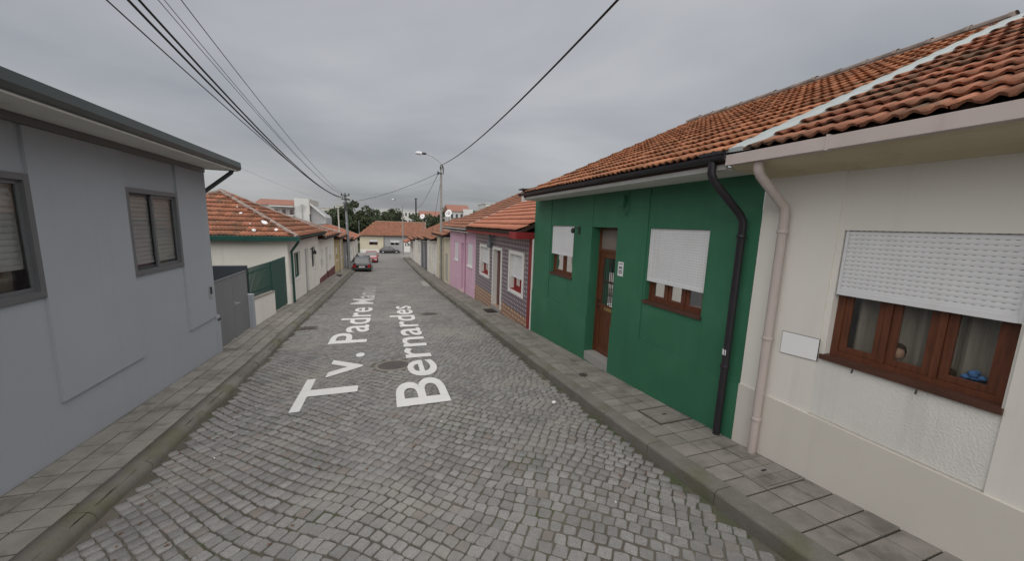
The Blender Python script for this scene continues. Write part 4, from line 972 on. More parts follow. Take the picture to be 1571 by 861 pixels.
b = MB(); b.add([(-3.02, -7, 3.58), (-3.02, 9.88, 3.58), (-7.0, 9.88, 4.78), (-7.0, -7, 4.78), (-11, -7, 3.58), (-11, 9.88, 3.58)], [(0, 1, 2, 3), (3, 2, 5, 4), (0, 3, 4), (1, 5, 2), (0, 4, 5, 1)])
rfg = b.build('roof', M['underlay'], h); roof_tiles(rfg, (-3.06, -6.9, 3.592), (0, 1, 0), (-4, 0, 1.20), 16.7, 4.10, M['tile_mid'])
ic = thing('intercom', 'small grey video intercom on the corner of the grey house beside the gate', 'intercom', LM(9.33, -.03, .88))
b = MB(); mbox(b, LM, 9.27, 9.40, -.05, -.023, .76, 1.02); b.build('plate', M['steel'], ic)
b = MB(); mbox(b, LM, 9.295, 9.375, -.056, -.0505, .84, .99); b.build('screen', M['trim'], ic)
b = MB()
for i in range(2): mbox(b, LM, 9.29+i*.06, 9.325+i*.06, -.028, -.023, 1.15, 1.24)
tag(b.build('house_number', M['alu'], at=LM(9.34, -.03, 1.2)), 'small grey house number above the intercom on the grey wall', 'house number')
b = MB(); mbox(b, LM, 9.62, 9.74, -.035, -.013, .18, .215)
tag(b.build('letter_slot', M['trim'], at=LM(9.68, -.02, .2)), 'narrow black letter slot in the low grey wall end beside the gate', 'letter slot')
# ---- yard: gate, posts, low wall, green railing and green gate
g_ = thing('yard_gate', 'grey sheet metal double gate between the grey house and the low white wall', 'gate', LM(10.8, .06, -.6))
for a, b in ((9.775, 10.80), (10.81, 11.84)):
    z0_ = float(pavl_z(-3.6, b))+.05
    q = MB(); mbox(q, LM, a, b, .06, .09, z0_, 1.0); lf = q.build('leaf', M['gate_grey'], g_)
    q = MB(); mbox(q, LM, a, b, .05, .10, 1.001, 1.03); q.build('top_rail', M['alu'], lf)
q = MB(); q.tube([LM(10.90, .06, .30), LM(10.90, -.0, .30), LM(11.02, -.005, .30)], .013, 6); mbox(q, LM, 10.87, 10.93, .05, .0599, .24, .36); q.build('handle', M['steel'], g_)
b = MB(); b.box(-10.5, -3.75, 12.25, 12.45, -1.5, 1.10); tag(b.build('yard_wall', M['slate_wall'], at=(-7, 12.35, -.8)), 'dark slate-grey yard wall running back behind the grey gate', 'wall')
b = MB(); mbox(b, LM, 11.85, 12.05, -.03, .2, -1.2, .34); tag(b.build('gate_post', M['grey_wall'], at=LM(11.95, .1, -.7)), 'short grey post between the grey gate and the low white wall', 'post')
lw = MB(); lw.prism([LM(12.055, 0, -1.4), LM(14.22, 0, -1.4), LM(14.22, 0, -.01), LM(12.055, 0, .15)], (-.16, 0, 0)); lw = lw.build('low_wall', M['white_wall'], at=LM(13.1, .08, -.8)); tag(lw, 'low white rendered wall under the green railing', 'wall')
b = MB(); b.prism([LM(12.05, -.02, .151), LM(14.23, -.02, -.009), LM(14.23, -.02, .03), LM(12.05, -.02, .19)], (-.20, 0, 0)); b.build('coping', M['mortar'], lw)
rl = thing('railing', 'dark green metal railing of upright bars on the low white wall', 'railing', LM(13.1, .1, .2))
for i in range(20):
    u = 12.12+i*.109; b = MB(); mbox(b, LM, u, u+.036, .082, .10, .20-(u-12.1)*.074, 1.06-(u-12.1)*.02); b.build('bar', M['green_metal'], rl)
b = MB(); b.prism([LM(12.06, .11, .92), LM(14.26, .11, .86), LM(14.26, .11, .82), LM(12.06, .11, .88)], (-.02, 0, 0)); b.prism([LM(12.06, .11, .34), LM(14.26, .11, .20), LM(14.26, .11, .16), LM(12.06, .11, .30)], (-.02, 0, 0)); b.build('rail', M['green_metal'], rl)
gg = thing('green_gate', 'dark green upright-boarded metal gate beside the corner of the white house', 'gate', LM(15.2, .1, -.8))
for i in range(17):
    u = 14.28+i*.112; b = MB(); mbox(b, LM, u, u+.094, .07, .10, float(pavl_z(-3.6, u))+.05, 1.02-(i % 2)*.012); b.build('board', M['green_metal'], gg)
b = MB(); mbox(b, LM, 14.28, 16.19, .101, .14, .72, .78); mbox(b, LM, 14.28, 16.19, .101, .14, -.55, -.49); b.build('frame', M['green_metal'], gg)
# ================================================================== LEFT SIDE: WHITE HOUSE and the row behind it
def left_house(label, y0, y1, ze, wallm, openings, roofm, hn, hf, Xb=-10.2, slope=.5, plinth=None, side=False, gut=None, ph=.5):
    h = thing('terraced_house', label, 'house', (XL, (y0+y1)/2, float(zp((y0+y1)/2)+lz((y0+y1)/2))), 'houses along the left side')
    zb = float(zp(y1))-.8; zt = ze-.06
    pr = relief(LM, y0+.004, y1, zb, zt, [(y0+.004, y1, zb, float(zp((y0+y1)/2)+lz((y0+y1)/2))+ph, -.012, 1)] if plinth else [], [(a, b, c, d, .14) for a, b, c, d, *_ in openings])
    sides(pr[0], LM, y0+.004, y1, 6.3, zb, zt)
    build_walls(h, pr, [wallm, plinth], ['wall', 'plinth'])
    for a, b, c, d, kind, mt in openings:
        if kind == 'win': window(h, LM, a, b, c, d, .09, mt, 2, fw=.08, sash=.045, sill=M['white_paint'], sill_out=.03)
        elif kind == 'shut':
            window(h, LM, a, b, c, d, .13, mt, 2, fw=.07, sash=0, sill=M['white_paint'], sill_out=.03); shutter(h, LM, a+.004, b-.004, c+(d-c)*.45, d-.002, .07, .06, single=False)
        elif kind == 'door':
            q = MB(); mbox(q, LM, a+.003, b-.003, .10, .14, c, d-.003); dr = q.build('door', mt, h)
            for z0_, z1_ in ((.08, .46), (.52, .92)): bq = MB(); mbox(bq, LM, a+.14, b-.14, .088, .099, c+(d-c)*z0_, c+(d-c)*z1_); bq.build('panel', mt, dr)
    q = MB(); q.add([(XL+.36, y0+.02, ze-.055), (XL+.36, y1, ze-.055), (XL-.02, y1, ze-.055), (XL-.02, y0+.02, ze-.055)], [(0, 1, 2, 3)]); q.build('soffit', M['soffit'], h)
    rf = hip_roof(h, -1, XL+.42, Xb, ze, slope, y0-(.28 if side else 0), y1, roofm, hn, hf)
    half_gutter(h, XL+.49, y0-(.3 if side else -.02), y1-.02, ze+.005, .05, gut or M['iron_dark'], -1)
    return h, rf
h, rfw = left_house('white rendered house with weathered hipped roof and dark green gutter behind the green gate', 16.3, 23.4, 1.76, M['white_wall'],
    [(17.35, 18.55, -.08, 1.05, 'win', M['green_metal']), (19.55, 20.45, -1.16, 1.05, 'door', M['far_grey_wall']), (21.25, 22.3, -.08, 1.03, 'win', M['alu_dark'])], M['tile_old'], True, True, side=True, gut=M['green_metal'])
b = MB(); prof = [(15.95, 1.62), (15.95, 1.775), (15.965, 1.785), (16.06, 1.785), (16.06, 1.62)]
b.prism([(-3.05, y_, z_) for y_, z_ in prof], (-7.0, 0, 0)); b.build('side_gutter', M['green_metal'], h)
b = MB(); b.box(-10.1, -3.1, 16.061, 16.36, 1.66, 1.69); b.build('side_soffit', M['soffit'], h)
pipe(h, [(-3.12, 16.1, 1.70), (-3.15, 16.25, 1.58), (-3.47, 16.55, 1.18), (-3.475, 16.62, 1.05), (-3.475, 16.66, -.90)], .045, M['green_metal'])
b = MB(); mbox(b, LM, 16.33, 16.5, -.03, .0, -1.3, -.15); b.build('corner_pad', M['white_wall'], h)
ll = MB(); ll.tube([LM(20.95, 0, .95), LM(20.95, -.18, 1.0), LM(20.95, -.2, .9)], .02, 6); ll.lathe(LM(20.95, -.2, .70), [(.05, 0), (.08, .05), (.08, .15), (.03, .2)], 8)
tag(ll.build('wall_lantern', M['fixture'], at=LM(20.95, 0, .8)), 'dark wall lantern between the windows of the white house on the left', 'lamp')
# pale patches of broken plaster lying on the weathered hip
for (x, y, w2, l2, rz, nm) in ((-5.39, 17.61, .07, .07, .3, 'small squarish white plaster patch high up near the hip ridge'), (-4.42, 16.94, .09, .21, .75, 'long white plaster patch across the hip ridge of the weathered roof'),
        (-3.91, 16.42, .07, .08, .2, 'white plaster lump low beside the hip ridge, nearest the street'), (-4.63, 16.35, .07, .09, .9, 'white plaster lump near the dark green gutter left of the hip ridge'),
        (-5.65, 18.12, .03, .03, 0, 'tiny white plaster crumb highest on the weathered hip'), (-4.86, 16.80, .03, .03, .4, 'tiny white plaster crumb on the side slope left of the long patch')):
    zz = 1.76+(y-16.02)*.5+.055
    b = MB(); vs_ = [(math.cos(k*1.05)*w2*rng.uniform(.7, 1.1), math.sin(k*1.05)*l2*rng.uniform(.7, 1.1)) for k in range(6)]
    vs_ = [(p*math.cos(rz)-q_*math.sin(rz), p*math.sin(rz)+q_*math.cos(rz)) for p, q_ in vs_]
    b.prism([(x+a_, y+b_, zz+b_*.5) for a_, b_ in vs_], (0, -.0, .03))
    tag(b.build('plaster_patch', M['paper'], at=(x, y, zz)), nm, 'plaster', 'white plaster patches on the weathered roof')
h, _ = left_house('second white house on the left with a burgundy painted plinth', 23.4, 30.4, 1.46, M['white_wall'],
    [(24.05, 24.95, -.42, .68, 'shut', M['alu_dark']), (26.1, 27.0, -1.35, .68, 'door', M['far_grey_wall']), (27.6, 28.6, -.46, .66, 'shut', M['alu_dark'])], M['tile_mid'], True, True, plinth=M['burgundy'], slope=.38, ph=.42)
left_house('yellow rendered house with yellow doors beyond the burgundy plinth', 30.4, 36.8, 1.12, M['yellow_wall'],
    [(31.4, 32.6, -.75, .35, 'shut', M['cream_wall']), (33.2, 34.1, -1.75, .35, 'door', M['cream_wall']), (34.8, 35.9, -.8, .3, 'shut', M['cream_wall'])], M['tile_mid'], False, True, slope=.38)
left_house('narrow grey-brown house with dark door behind the leaning utility pole', 36.8, 43.5, .62, M['far_grey_wall'],
    [(37.6, 38.6, -2.3, .0, 'door', M['brown_door']), (39.6, 40.7, -1.2, -.1, 'win', M['wood']), (41.6, 42.5, -2.5, -.1, 'door', M['far_grey_wall'])], M['tile_mid'], False, True, slope=.38)
left_house('white corner house with dark plinth at the end of the left row', 43.5, 56.5, .32, M['white_wall'],
    [(45.0, 46.2, -1.5, -.4, 'shut', M['alu_dark']), (48.2, 49.2, -2.8, -.45, 'door', M['wood']), (52.0, 53.4, -1.8, -.6, 'shut', M['wood'])], M['tile_new'], False, True, slope=.42, plinth=M['slate_wall'], ph=.5)

# ================================================================== FAR HOUSE across the bottom of the street
FM = wf(83.0)
def facade(label, u0, u1, wallm, openings, loc, plinth=None):
    h = thing('terraced_house', label, 'house', loc, 'houses across the end of the street')
    pr = relief(FM, u0, u1, -5, -.70, [(u0, u1, -5, -3.55, -.02, 1)] if plinth else [], [o[:4]+(.14,) for o in openings])
    sides(pr[0], FM, u0, u1, 11.6, -5, -.70)
    build_walls(h, pr, [wallm, plinth], ['wall', 'plinth'])
    for a, b, c, d, kind, mt in openings:
        if kind == 'shut':
            window(h, FM, a, b, c, d, .13, mt, 2, fw=.08, sash=.06, sill=M['white_paint']); shutter(h, FM, a+.004, b-.004, c+(d-c)*.55, d-.002, .07, .08, single=False)
        elif kind == 'door':
            q = MB(); mbox(q, FM, a+.003, b-.003, .08, .13, c, d-.003); dr = q.build('door', mt, h)
            for x0_ in (.22, .60): bq = MB(); mbox(bq, FM, a+(b-a)*x0_, a+(b-a)*(x0_+.18), .068, .079, c+(d-c)*.48, c+(d-c)*.72); bq.build('pane', M['dark_glass'], dr)
            bq = MB(); bq.prism([FM(a+(b-a)*(.5+.26*math.cos(t_)), .07, c+(d-c)*(.80+.09*math.sin(t_))) for t_ in [math.pi*i/8 for i in range(9)]], (0, .009, 0)); bq.build('fanlight', M['dark_glass'], dr)
        elif kind == 'glass':
            window(h, FM, a, b, c, d, .08, mt, 1, fw=.12, sash=.05, rails=1)
    return h
hc = facade('cream house with half-shuttered brown window facing up the street', -4.75, -.02, M['cream_wall'], [(-2.95, -1.25, -2.62, -1.45, 'shut', M['wood'])], (-2.4, 83, -4.2), M['white_paint'])
hg = facade('pale grey house with white panelled door facing up the street', 0.02, 8.9, M['far_grey_wall'], [(1.25, 3.15, -2.75, -1.5, 'shut', M['far_grey_wall']), (4.1, 5.35, -4.1, -1.45, 'door', M['white_paint']), (6.2, 7.4, -4.0, -1.6, 'glass', M['white_paint'])], (4.4, 83, -4.2))
for hh, a, b, hip in ((hc, -5.1, .0, True), (hg, .0, 9.2, False)):
    bq = MB(); zr_ = 2.35; ze_ = -.66; xa = a+(3.4 if hip else 0)
    bq.add([(a, 82.5, ze_), (b, 82.5, ze_), (b, 88.8, zr_), (xa, 88.8, zr_), (b, 95, ze_), (a, 95, ze_)], [(0, 1, 2, 3), (3, 2, 4, 5), (0, 3, 5), (1, 4, 2), (0, 5, 4, 1)])
    rf = bq.build('roof', M['underlay'], hh); sl = (zr_-ze_)/6.3; th = math.atan(sl)
    roof_tiles(rf, (a, 82.5, ze_+.03), (1, 0, 0), (0, math.cos(th), math.sin(th)), b-a, 6.3/math.cos(th), M['tile_mid'], 0, (lambda u, v: u > 3.4*min(1, v/7.0)-.1) if hip else None, tw=.30, tl=.42)
    ridge_run(rf, (xa, 88.8, zr_+.03), (b, 88.8, zr_+.03), single=False)
    bq = MB(); bq.box(a+.1, b-.003, 82.42, 82.56, -.78, -.66); bq.build('gutter', M['iron_dark'], hh)
    bq = MB(); bq.box(a+.1, b-.003, 82.57, 83.1, -.72, -.70); bq.build('soffit', M['soffit'], hh)
bq = MB(); bq.tube([(0.0, 82.93, -4.2), (0.0, 82.93, -.75)], .06, 8); bq.build('downpipe', M['iron_dark'], hc)
# ------------------------------------------------------------------ poles, lamps and cables
def lamp_post(label, x, y, zb, ztop, arm, group='street lamps', r=.11, box=True):
    p = thing('street_lamp', label, 'street lamp', (x, y, zb), group)
    b = MB(); b.tube([(x, y, zb-.3), (x, y, zb+1.2), (x, y, ztop)], [r, r*.95, r*.62], 12); b.build('pole', M['pole'], p)
    ax, az = arm
    b = MB(); b.tube([(x, y-.07, ztop-.55), (x, y-.07, ztop-.05), (x-.10, y-.07, ztop+.22), (x-.42*ax, y-.07, ztop+az*.72), (x-.75*ax, y-.07, ztop+az), (x-ax, y-.07, ztop+az+.06)], [.035, .035, .034, .032, .030, .028], 8); b.build('arm', M['steel'], p)
    hx, hz = x-ax, ztop+az+.06
    b = MB(); b.lathe((hx+.06, y-.07, hz), [(.05, 0), (.075, -.08), (.08, -.22), (.07, -.30)], 10, 'x'); hd = b.build('lamp_housing', M['fixture'], p)
    b = MB(); b.lathe((hx-.24, y-.07, hz), [(.07, 0), (.115, -.07), (.125, -.24), (.09, -.40), (.02, -.46)], 12, 'x'); b.build('lamp_glass', M['lens'], p)
    return p
LP = (3.96, 27.2)
lp = lamp_post('tall concrete street lamp post standing against the cream house beyond the pink one', LP[0], LP[1], float(zp(27.2)), 6.55, (1.10, .62))
b = MB(); b.lathe((LP[0], LP[1], 6.35), [(.10, -.10), (.10, .10)], 10); b.box(3.75, 3.96, 27.05, 27.12, 5.92, 6.02); b.tube([(3.72, 27.08, 5.86), (3.72, 27.08, 6.1)], .05, 8); b.tube([(4.03, 27.1, 6.55), (4.12, 27.1, 6.30), (4.08, 27.1, 5.9)], .03, 6); b.build('cable_clamp', M['fixture'], lp)
lamp_post('distant concrete street lamp post before the pale grey house at the street end', 3.55, 75.5, -3.95, 6.0, (1.30, .55), r=.14)
# left utility pole
up = thing('utility_pole', 'bluish grey utility pole with insulators carrying the cables on the left pavement', 'utility pole', (-3.12, 36.4, -1.95))
b = MB(); b.tube([(-3.05, 36.4, -2.3), (-3.08, 36.4, .5), (-3.18, 36.4, 4.85)], [.135, .125, .085], 10); b.build('pole', M['pole_wood'], up)
for z_, w2 in ((4.62, .35), (4.30, .30), (3.95, .22)):
    b = MB(); b.box(-3.17-w2, -3.17+w2, 36.26, 36.33, z_-.035, z_+.035); ca = b.build('crossarm', M['fixture'], up)
    for k in (-1, 1):
        c = MB(); c.lathe((-3.17+k*w2*.85, 36.295, z_+.036), [(.03, 0), (.055, .03), (.05, .07), (.06, .10), (.03, .15)], 8); c.build('insulator', M['pole_pale'] if z_ < 4.5 else M['fixture'], ca)
b = MB(); b.box(-3.28, -3.04, 36.17, 36.27, 3.3, 3.85); b.build('junction_box', M['fixture'], up)
b = MB(); b.tube([(-3.05, 36.28, -2.2), (-3.10, 36.28, 1.4), (-3.17, 36.30, 3.4)], .028, 6); b.build('conduit', M['steel'], up)
sp_ = thing('thin_post', 'thin pale post with a short crossbar in front of the yellow house on the left', 'post', (-3.28, 31.6, -1.45))
b = MB(); b.tube([(-3.22, 31.6, -1.8), (-3.30, 31.6, 3.36)], [.065, .05], 8); b.build('pole', M['pole_pale'], sp_)
b = MB(); b.box(-3.58, -3.02, 31.57, 31.63, 3.32, 3.37); b.tube([(-3.55, 31.6, 3.36), (-3.55, 31.6, 3.50)], .03, 6); b.tube([(-3.05, 31.6, 3.36), (-3.05, 31.6, 3.50)], .03, 6); b.build('crossbar', M['fixture'], sp_)
fp = thing('utility_pole', 'dark slender pole rising far off beyond the end of the street', 'utility pole', (8.85, 110.0, -4.4))
b = MB(); b.tube([(8.85, 110, -4.6), (8.85, 110, 9.2)], [.24, .20], 8); b.build('pole', M['fixture'], fp)
b = MB(); b.box(8.45, 9.25, 109.75, 109.85, 8.9, 9.05); b.build('crossarm', M['fixture'], fp)
def cable(p, q, sag, r, label, mat='cable', group=None, n=26):
    p, q = Vector(p), Vector(q); pts = []
    for i in range(n+1):
        t = i/n; v = p.lerp(q, t); v.z -= 4*sag*t*(1-t); pts.append(v)
    b = MB(); b.tube(pts, r, 6, cap=False)
    return tag(b.build('overhead_cable', M[mat], at=tuple(p)), label, 'cable', group)
G_ = 'cables strung along the left side of the street'
cable((-3.2, 36.3, 4.16), (-3.2, -8, 6.60), .79, .010, 'lowest thin cable of the bundle running from the left pole over the grey house', 'wire', G_)
cable((-3.2, 36.3, 4.41), (-3.2, -8, 7.78), 1.46, .018, 'left thick black cable of the pair in the overhead bundle', 'cable', G_)
cable((-3.2, 36.3, 4.49), (-3.2, -8, 8.25), 1.65, .018, 'right thick black cable of the pair in the overhead bundle', 'cable', G_)
cable((-3.2, 36.3, 4.60), (-3.2, -8, 8.10), 1.22, .006, 'thin cable just above the thick pair in the overhead bundle', 'wire', G_)
cable((-3.2, 36.3, 4.66), (-3.2, -8, 8.45), 1.36, .006, 'second thin cable above the thick pair in the overhead bundle', 'wire', G_)
cable((-3.2, 36.3, 4.72), (-3.2, -8, 8.65), 1.13, .008, 'highest single thin cable, apart from the bundle, over the left side', 'wire', G_)
cable((3.90, 27.1, 6.52), (3.9, -8, 8.06), 1.08, .022, 'thick black cable sweeping up from the lamp post over the middle of the street')
cable((3.74, 27.1, 5.98), (-3.1, 36.3, 4.0), .32, .014, 'black cable slung across the street from the lamp post to the left pole')
cable((3.74, 27.1, 5.95), (8.85, 110, 6.6), .9, .016, 'black cable dipping from the lamp post to the dark pole far beyond')
cable((3.95, 27.1, 5.7), (4.0, 33.6, 1.15), .10, .012, 'drop cable from the lamp post down to the cream house eaves')
cable((-3.05, 36.3, 4.78), (4.0, 27.2, 5.6), .45, .004, 'faint thin wire crossing between the two poles above the far roofs', 'wire')
cable((-3.05, 9.8, 3.6), (-3.25, 36.3, 4.30), .35, .0022, 'faint thin wire from the grey house eave to the left pole', 'wire')
# satellite dishes
def dish(label, x, y, z, r, pole_to, yaw):
    d = thing('satellite_dish', label, 'satellite dish', (x, y, z), 'satellite dishes')
    a = MB(); n = 24
    ex = Vector((math.cos(yaw), math.sin(yaw), .35)).normalized(); e1 = Vector((-math.sin(yaw), math.cos(yaw), 0)); e2 = e1.cross(ex)*-1
    if e2.z < 0: e2 = -e2
    c = Vector((x, y, z)); vs_ = [c-ex*r*.17]
    for rr, dd in ((.34, -.15), (.67, -.09), (1, 0), (1.02, -.015), (.67, -.12)):
        vs_ += [c+ex*r*dd+(e1*math.cos(2*math.pi*j/n)+e2*math.sin(2*math.pi*j/n))*r*rr for j in range(n)]
    a.add(vs_, [(0, 1+j, 1+(j+1) % n) for j in range(n)]+[(1+k*n+j, 1+k*n+(j+1) % n, 1+(k+1)*n+(j+1) % n, 1+(k+1)*n+j) for k in range(4) for j in range(n)], True); a.build('reflector', M['plate_white'], d)
    a = MB(); a.tube([c-ex*r*.19, c-ex*r*.45, (x-ex.x*r*.45, y-ex.y*r*.45, pole_to)], .03, 6); a.build('mast', M['steel'], d)
    a = MB(); a.tube([c-e2*r*.98, c+ex*r*.8-e2*r*.35], .010, 5); a.tube([c+ex*r*.74-e2*r*.35, c+ex*r*.92-e2*r*.40], .028, 6); a.build('feed_arm', M['steel'], d)
dish('large white satellite dish on the roof beside the lamp post', 4.55, 27.6, 3.20, .29, 2.0, R_(-135))
dish('smaller white satellite dish on a mast above the far right roofs', 5.8, 60.0, 3.4, .36, .9, R_(-120))
am = MB(); am.tube([(6.9, 66, 0), (6.9, 66, 2.6)], .05, 6); tag(am.build('roof_mast', M['steel'], at=(6.9, 66, .5)), 'thin steel mast on the roof at the far right end of the street', 'mast')
am = MB(); am.tube([(-4.8, 82.3, -.7), (-4.8, 82.3, 2.4)], .04, 6); tag(am.build('roof_mast', M['steel'], at=(-4.8, 82.3, .5)), 'thin steel mast at the left edge of the far cream house', 'mast')

# ------------------------------------------------------------------ street ironwork, lettering and litter
def manhole(x, y, r, label):
    z = float(road_z(x, y)); sl = math.atan(float(road_z(x, y+.2)-road_z(x, y-.2))/.4)
    t = thing('manhole_cover', label, 'manhole cover', (x, y, z), 'manhole covers'); t.rotation_euler = (sl, 0, 0)
    ORG[t.name] = Vector((0, 0, 0))
    b = MB(); b.lathe((0, 0, 0), [(r+.10, -.06), (r+.095, -.004), (r+.02, 0), (r+.012, -.006), (r+.012, -.06)], 36); b.build('ring', M['ring'], t)
    b = MB(); b.lathe((0, 0, 0), [(r, -.05), (r, -.004), (r-.015, 0), (r-.03, 0), (r-.032, -.004)], 36); cv_ = b.build('lid', M['iron'], t)
    b = MB()
    for i in range(-5, 6):
        for j in range(-5, 6):
            px, py = i*.05+(.025 if j % 2 else 0), j*.045
            if px*px+py*py < (r-.05)**2: b.box(px-.013, px+.013, py-.013, py+.013, -.0041, .001)
    b.build('studs', M['iron'], cv_)
manhole(*MANHOLES[0], 'round cast-iron manhole cover in the middle of the street, touched by the white lettering')
manhole(*MANHOLES[1], 'round cast-iron manhole cover further down, right of the end of the lettering')
t = thing('drain_grate', 'rectangular rusty drain grate in the setts by the left kerb', 'drain', (-2.31, 12.44, float(road_z(-2.31, 12.44)))); t.rotation_euler = (math.atan(-.069), 0, 0); ORG[t.name] = Vector((0, 0, 0))
b = MB(); b.box(-.20, .20, -.175, -.15, -.05, .002); b.box(-.20, .20, .15, .175, -.05, .002); b.box(-.20, -.17, -.15, .15, -.05, .002); b.box(.17, .20, -.15, .15, -.05, .002); b.build('frame', M['iron'], t)
for i in range(8): b = MB(); b.box(-.165+i*.0425, -.165+i*.0425+.024, -.149, .149, -.04, -.001); b.build('bar', M['iron'], t)
b = MB(); b.box(-.19, .19, -.17, .17, -.12, -.06); b.build('pit', M['trim'], t)
def cover(x0, x1, y0, y1, label, grid):
    xm, ym = (x0+x1)/2, (y0+y1)/2; z = float(pav_z(ym)); sl = math.atan(float(pav_z(ym+.2)-pav_z(ym-.2))/.4)
    t = thing('inspection_cover', label, 'inspection cover', (xm, ym, z), 'inspection covers in the right pavement'); t.rotation_euler = (sl, 0, 0); ORG[t.name] = Vector((0, 0, 0))
    a, c = (x1-x0)/2, (y1-y0)/2
    b = MB(); b.box(-a, a, -c, -c+.02, -.04, .003); b.box(-a, a, c-.02, c, -.04, .003); b.box(-a, -a+.02, -c+.02, c-.02, -.04, .003); b.box(a-.02, a, -c+.02, c-.02, -.04, .003); b.build('frame', M['iron'] if not grid else M['ring'], t)
    if grid:
        n = 3
        for i in range(n):
            for j in range(n):
                xa, ya = -a+.026+i*(2*a-.052)/n, -c+.026+j*(2*c-.052)/n
                b = MB(); b.box(xa+.003, xa+(2*a-.052)/n-.003, ya+.003, ya+(2*c-.052)/n-.003, -.03, .002); b.build('slab_piece', M['slab'], t)
        b = MB(); b.box(-a+.021, a-.021, -c+.021, c-.021, -.05, -.008); b.build('bed', M['ring'], t)
    else:
        b = MB(); b.box(-a+.026, a-.026, -c+.026, c-.026, -.04, .001); b.build('lid', M['slab'], t)
    b = MB(); b.box(-.035, .035, -.012, .012, 0, .0045); b.build('lifting_slot', M['trim'], t)
cover(3.575, 4.142, 3.755, 4.245, 'square concrete inspection cover with a small slot in the pavement by the black downpipe', False)
cover(3.575, 4.142, 2.255, 2.745, 'nine-piece inspection cover in the pavement by the pinkish downpipe', True)
b = MB(); b.lathe((3.60, 5.88, float(pav_z(5.88))+.004), [(.085, -.02), (.085, .004), (.07, .007), (.03, .005)], 14)
tag(b.build('round_drain', M['iron_dark'], at=(3.60, 5.88, float(pav_z(5.88)))), 'small dark round drain in the pavement in front of the brown door', 'drain')
mt = thing('door_mat', 'dark ribbed mat lying on the pavement below the tiled house door', 'mat', (3.90, 13.52, float(pav_z(13.52)))); mt.rotation_euler = (math.atan(-.069), 0, 0); ORG[mt.name] = Vector((0, 0, 0))
b = MB(); b.box(-.21, .21, -.40, .40, .004, .018); b.build('backing', M['trim'], mt)
b = MB()
for i in range(14): b.box(-.20, .20, -.385+i*.056, -.385+i*.056+.03, .0181, .026)
b.build('ribs', M['iron_dark'], mt)
b = MB(); q_ = float(pavl_z(-3.2, 29.0)); b.box(-3.42, -2.95, 28.7, 29.4, q_+.004, q_+.02); tag(b.build('door_mat', M['trim'], at=(-3.2, 29, q_)), 'dark mat on the left pavement beside the burgundy plinth', 'mat')

def lettering(text, label, ya, yb, xbase, xtop, ref, ref_y):
    """flat letters of the map caption, read walking down the street; ref = index of a letter whose start lies at ref_y"""
    cu = bpy.data.curves.new('letters', 'FONT'); cu.body = text; cu.size = 1.0; cu.resolution_u = 6; cu.offset = .012
    cu.space_character = 1.03
    ob = bpy.data.objects.new('letters', cu); COL.objects.link(ob)
    bpy.context.view_layer.update()
    me0 = bpy.data.meshes.new_from_object(ob.evaluated_get(bpy.context.evaluated_depsgraph_get()))
    V = [v.co.copy() for v in me0.vertices]; F = [tuple(p.vertices) for p in me0.polygons]
    bpy.data.objects.remove(ob); bpy.data.curves.remove(cu); bpy.data.meshes.remove(me0)
    x0, x1 = min(v.x for v in V), max(v.x for v in V); cap = .729
    sc = (yb-ya)/(x1-x0)
    b = MB(); vs_ = []
    for v in V:
        y = ya+(v.x-x0)*sc; x = xbase+(xtop-xbase)*v.y/cap
        vs_.append((x, y, float(road_z(x, y))+.010))
    t = thing('caption_lettering', label, 'road lettering', ((xbase+xtop)/2, (ya+yb)/2, float(road_z(0, (ya+yb)/2))), 'white lettering on the street')
    par = list(range(len(vs_)))                     # one object per letter: connected pieces
    def find(a):
        while par[a] != a: par[a] = par[par[a]]; a = par[a]
        return a
    for f in F:
        for k in f[1:]: par[find(k)] = find(f[0])
    isl = {}
    for f in F: isl.setdefault(find(f[0]), []).append(f)
    for fs in sorted(isl.values(), key=lambda q: min(vs_[k][1] for g_ in q for k in g_)):
        ids = sorted({k for f in fs for k in f}); mp_ = {k: n_ for n_, k in enumerate(ids)}
        b = MB(); b.add([vs_[k] for k in ids], [tuple(mp_[k] for k in f) for f in fs]); b.build('letter', M['caption_white'], t)
    return t
lettering('Tv. Padre Manuel', 'white street-name map caption laid flat on the setts, left line starting with a large T', 6.10, 24.4, -.52, -1.50, 0, 0)
lettering('Bernardes', 'white street-name map caption laid flat on the setts, right line starting with a large B', 5.80, 16.35, 1.01, .10, 0, 0)
def spill(label, pts, dz=.007):
    V, F = [], []
    cx_, cy_ = sum(p[0] for p in pts)/len(pts), sum(p[1] for p in pts)/len(pts); V.append((cx_, cy_, float(road_z(cx_, cy_))+dz))
    rim = []
    for (xa, ya), (xb, yb) in zip(pts, pts[1:]+pts[:1]):
        for k in range(5):
            t = k/5; x = xa+(xb-xa)*t+rng.gauss(0, .03); y = ya+(yb-ya)*t+rng.gauss(0, .05); rim.append((x, y))
    for x, y in rim: V.append((x, y, float(road_z(x, y))+dz-.004))
    n = len(rim); b = MB(); b.add(V, [(0, 1+i, 1+(i+1) % n) for i in range(n)]); return tag(b.build('cement_spill', M['ring_pale'], at=(cx_, cy_, float(road_z(cx_, cy_)))), label, 'spill')
M['ring_pale'] = mk('pale_cement_spill', (0.36, 0.345, 0.32), 0.95, (0.25, 0.24, 0.22), 7, 0.9, bump=0.6)
spill('whitish cement spill on the setts by the right kerb near the lamp post', [(2.45, 25.2), (2.85, 24.6), (2.98, 26.5), (2.9, 29.0), (2.55, 28.2)])
